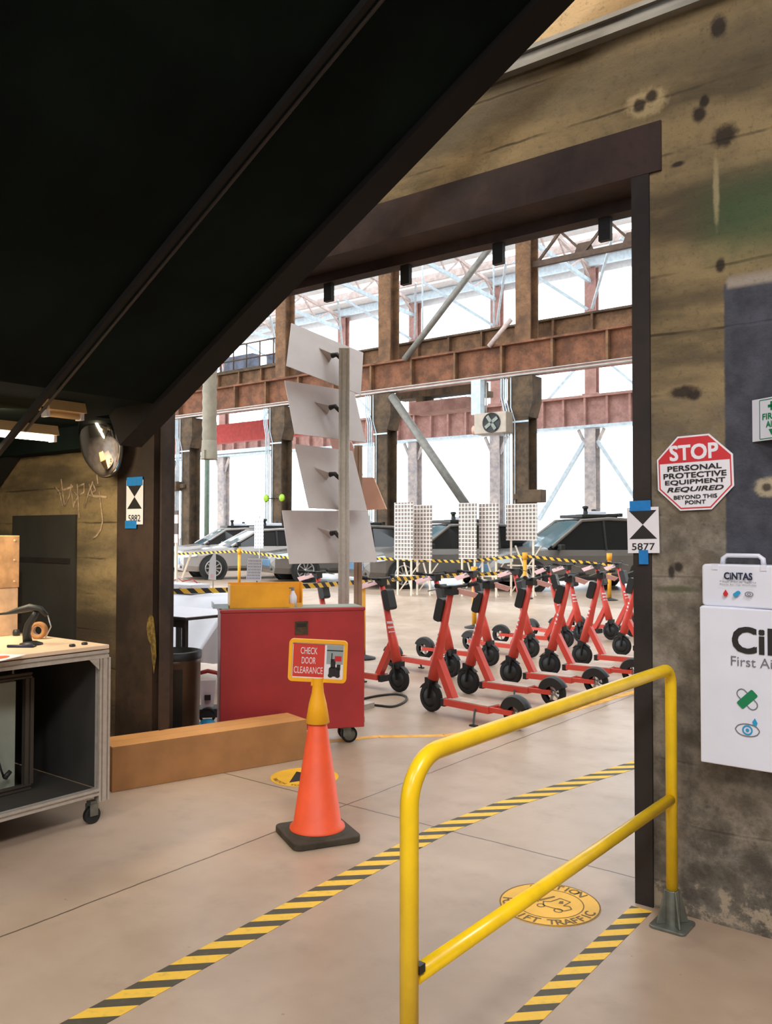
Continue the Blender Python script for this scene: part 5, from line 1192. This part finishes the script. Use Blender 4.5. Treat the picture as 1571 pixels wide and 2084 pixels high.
# fan heater
p = at(1004, 862, YG-0.5)
t = thing('unit_heater', 'beige fan unit heater hanging under the girder', 'fan heater', (p.x, p.y, p.z))
q = MB(); q.box((-0.53, -0.2, -0.30), (0.53, 0.32, 0.30)); q.build('housing', mat('grey_beige_housing', (178, 166, 152), 0.6, 0, 0.06), t, 0.02)
q = MB(); q.lathe([(0, 0.01), (0.27, 0.01), (0.29, 0.03), (0.29, -0.02)], frame((0.06, -0.2, 0), (1,0,0), (0,0,1)), 28); q.build('fan_opening', M['black'], t)
q = MB()
for a in range(4): q.box((0.03, -0.05, 0.015), (0.24, 0.05, 0.03), 0, frame((0.06, -0.2, 0), (1,0,0), (0,0,1)) @ Matrix.Rotation(a*PI/2+0.6, 4, 'Z'))
q.build('fan_blade', M['galv'], t)
for x_ in (-0.42, 0.2):
    q = MB(); q.cyl((x_, 0.29, 0.28), (x_, 0.29, 6.19-p.z), 0.02, None, 8); q.build('hanger', M['conduit'], t)
q = MB(); q.cyl((-0.66, 0.0, -0.15), (-0.53, 0, -0.15), 0.14, 0.1, 14); q.build('motor', M['peach'], t)
p = at(968, 820, YG-0.5)
q = MB(); q.box((p.x-0.16, YG-0.5, at(1004, 862, YG-0.5).z+0.31), (p.x+0.16, YG-0.25, 6.13)); tag(q.build('duct', M['pale_steel']), 'short pale blue duct hanging left of the fan heater', 'duct')
# crane trolley and red beam
p0 = at(815, 808, YG+3.5); p1 = at(985, 812, YG+3.5)
t = thing('crane_bridge', 'brown overhead crane bridge below the rusty girder', 'crane', (p0.x, YG+3.5, p0.z))
q = MB(); q.box((0, -0.3, -0.15), (p1.x-p0.x, 0.3, 0.2)); q.build('beam', M['column_low'], t)
q = MB(); q.box((0.8, -0.5, -0.75), (p1.x-p0.x-0.4, 0.4, -0.35)); q.build('trolley', M['rust_far'], t)
for x_ in (1.0, 3.5):
    q = MB(); q.box((x_, -0.4, -0.35), (x_+0.3, 0.3, -0.15)); q.build('hanger', M['column_low'], t)
for x_ in (1.0, 4.0):
    q = MB(); q.cyl((x_, 0, 0.2), (x_, 0, 15.03-p0.z), 0.03, None, 6); q.build('hanger_rod', M['pale_steel'], t)
a = at(430, 868, 26); b = at(560, 890, 26)
q = MB(); q.box((a.x, 25.8, b.z-0.05), (b.x+3, 26.2, a.z)); tag(q.build('red_beam', M['red_beam']), 'red painted crane beam behind the left columns', 'beam')
a = at(345, 926, 34.65); q = MB(); q.box((a.x-6, 34.6, a.z-0.22), (a.x+10, 34.725, a.z)); tag(q.build('blue_rail', M['pale_steel']), 'thin pale blue horizontal rail before the left windows', 'rail')
p = at(421, 1000, 24); q = MB(); q.cyl((p.x, 24, G_FAR), (p.x, 24, at(421, 938, 24).z+2), 0.11, None, 12); tag(q.build('standpipe', mat('green_grey_pipe', (112, 132, 118), 0.5, 0, 0.1)), 'thin green-grey standpipe below the hanging hose', 'pipe')
# hanging exhaust hose
p = at(426, 900, 10.5)
t = thing('exhaust_hose', 'ribbed grey exhaust hose hanging in front of the left columns', 'hose', (p.x, 10.5, at(426, 935, 10.5).z))
q = MB(); prof = []
for k in range(96): prof.append((0.125+(0.012 if k % 2 else 0.0), 0.35+k*0.10))
q.lathe(prof, None, 20); q.build('hose', M['hose'], t)
q = MB(); q.lathe([(0.15, 0.0), (0.135, 0.35), (0.12, 0.35), (0.135, 0.0)], None, 20); q.box((-0.02, -0.17, 0.0), (0.06, -0.12, 0.16)); q.build('nozzle', M['hose'], t)
# lattice walkway behind the stair at the left
a = at(470, 700, YG+2)
t = thing('walkway', 'blue-grey railed walkway behind the left columns', 'walkway', (at(440, 700, YG+2).x, YG+2, 0))
wl = at(600, 700, YG+2).x-at(440, 700, YG+2).x
q = MB(); q.box((0, -0.88, 7.95), (wl, 0.6, 8.1)); q.build('deck', M['column_low'], t)
q = MB()
for k in range(7): q.cyl((wl*k/6, -0.4, 8.1), (wl*k/6, -0.4, 9.2), 0.03, None, 6)
for zz in (8.6, 9.2): q.cyl((0, -0.4, zz), (wl, -0.4, zz), 0.03, None, 6)
q.build('railing', M['truss_dark'], t)
q = MB(); q.box((0.5, 0, 8.1), (2.2, 0.4, 8.9)); q.box((3.0, 0, 8.1), (5.5, 0.4, 8.7)); q.build('machinery', mat('blue_grey_machine', (96, 104, 122), 0.6, 0, 0.3, 3), t)
# lime discs on a column
for dx, lab in ((-0.24, 'lime green disc left of the column behind the plates'), (0.54, 'lime green disc right of the column behind the plates')):
    p = Vector((XC[1]+dx, YG-0.52, at(573, 1015, YG).z)); q = MB(); q.lathe([(0, 0.06), (0.10, 0.045), (0.14, 0.0), (0, 0)], frame((0,0,0), (1,0,0), (0,0,1)), 18)
    t = thing('signal_disc', lab, 'signal', p, 0, 'lime discs on the column'); q.build('disc', M['lime'], t)
    q = MB(); q.cyl((0, 0.0, 0), (-dx*0.9, 0.22, 0), 0.02, None, 6); q.build('arm', M['black'], t)
for px_, lab in ((352, 'dark box bracketed to the left column at head height'), (1082, 'dark box low on the column by the grid boards')):
    p = at(px_, 990 if px_ < 500 else 1010, YG-0.45); q = MB()
    q.box((-0.38, -0.15, -0.18), (0.38, 0.15, 0.18)); q.box((0.38, 0.0, -0.08), (0.6, 0.14, 0.08)) if px_ < 500 else q.box((-0.6, 0, -0.08), (-0.38, 0.14, 0.08))
    tag(q.build('speaker_box', M['column_low'], None, 0.02, p), lab, 'box')
# hall end walls beyond the frame keep the daylight coming through the window side
m = MB(); m.box((8, YW+0.3, 0), (8.3, 36, 14)); struct('wall_hall_right', m, M['room'])
m = MB()
for y0_, y1_ in ((3.98, 7.0), (9.2, 12.5), (14.5, 18.0), (20.0, 22.0)):
    m.box((-60, y0_, 12.8), (8, y1_, 12.95))
struct('ceiling_3', m, M['roofdeck'])
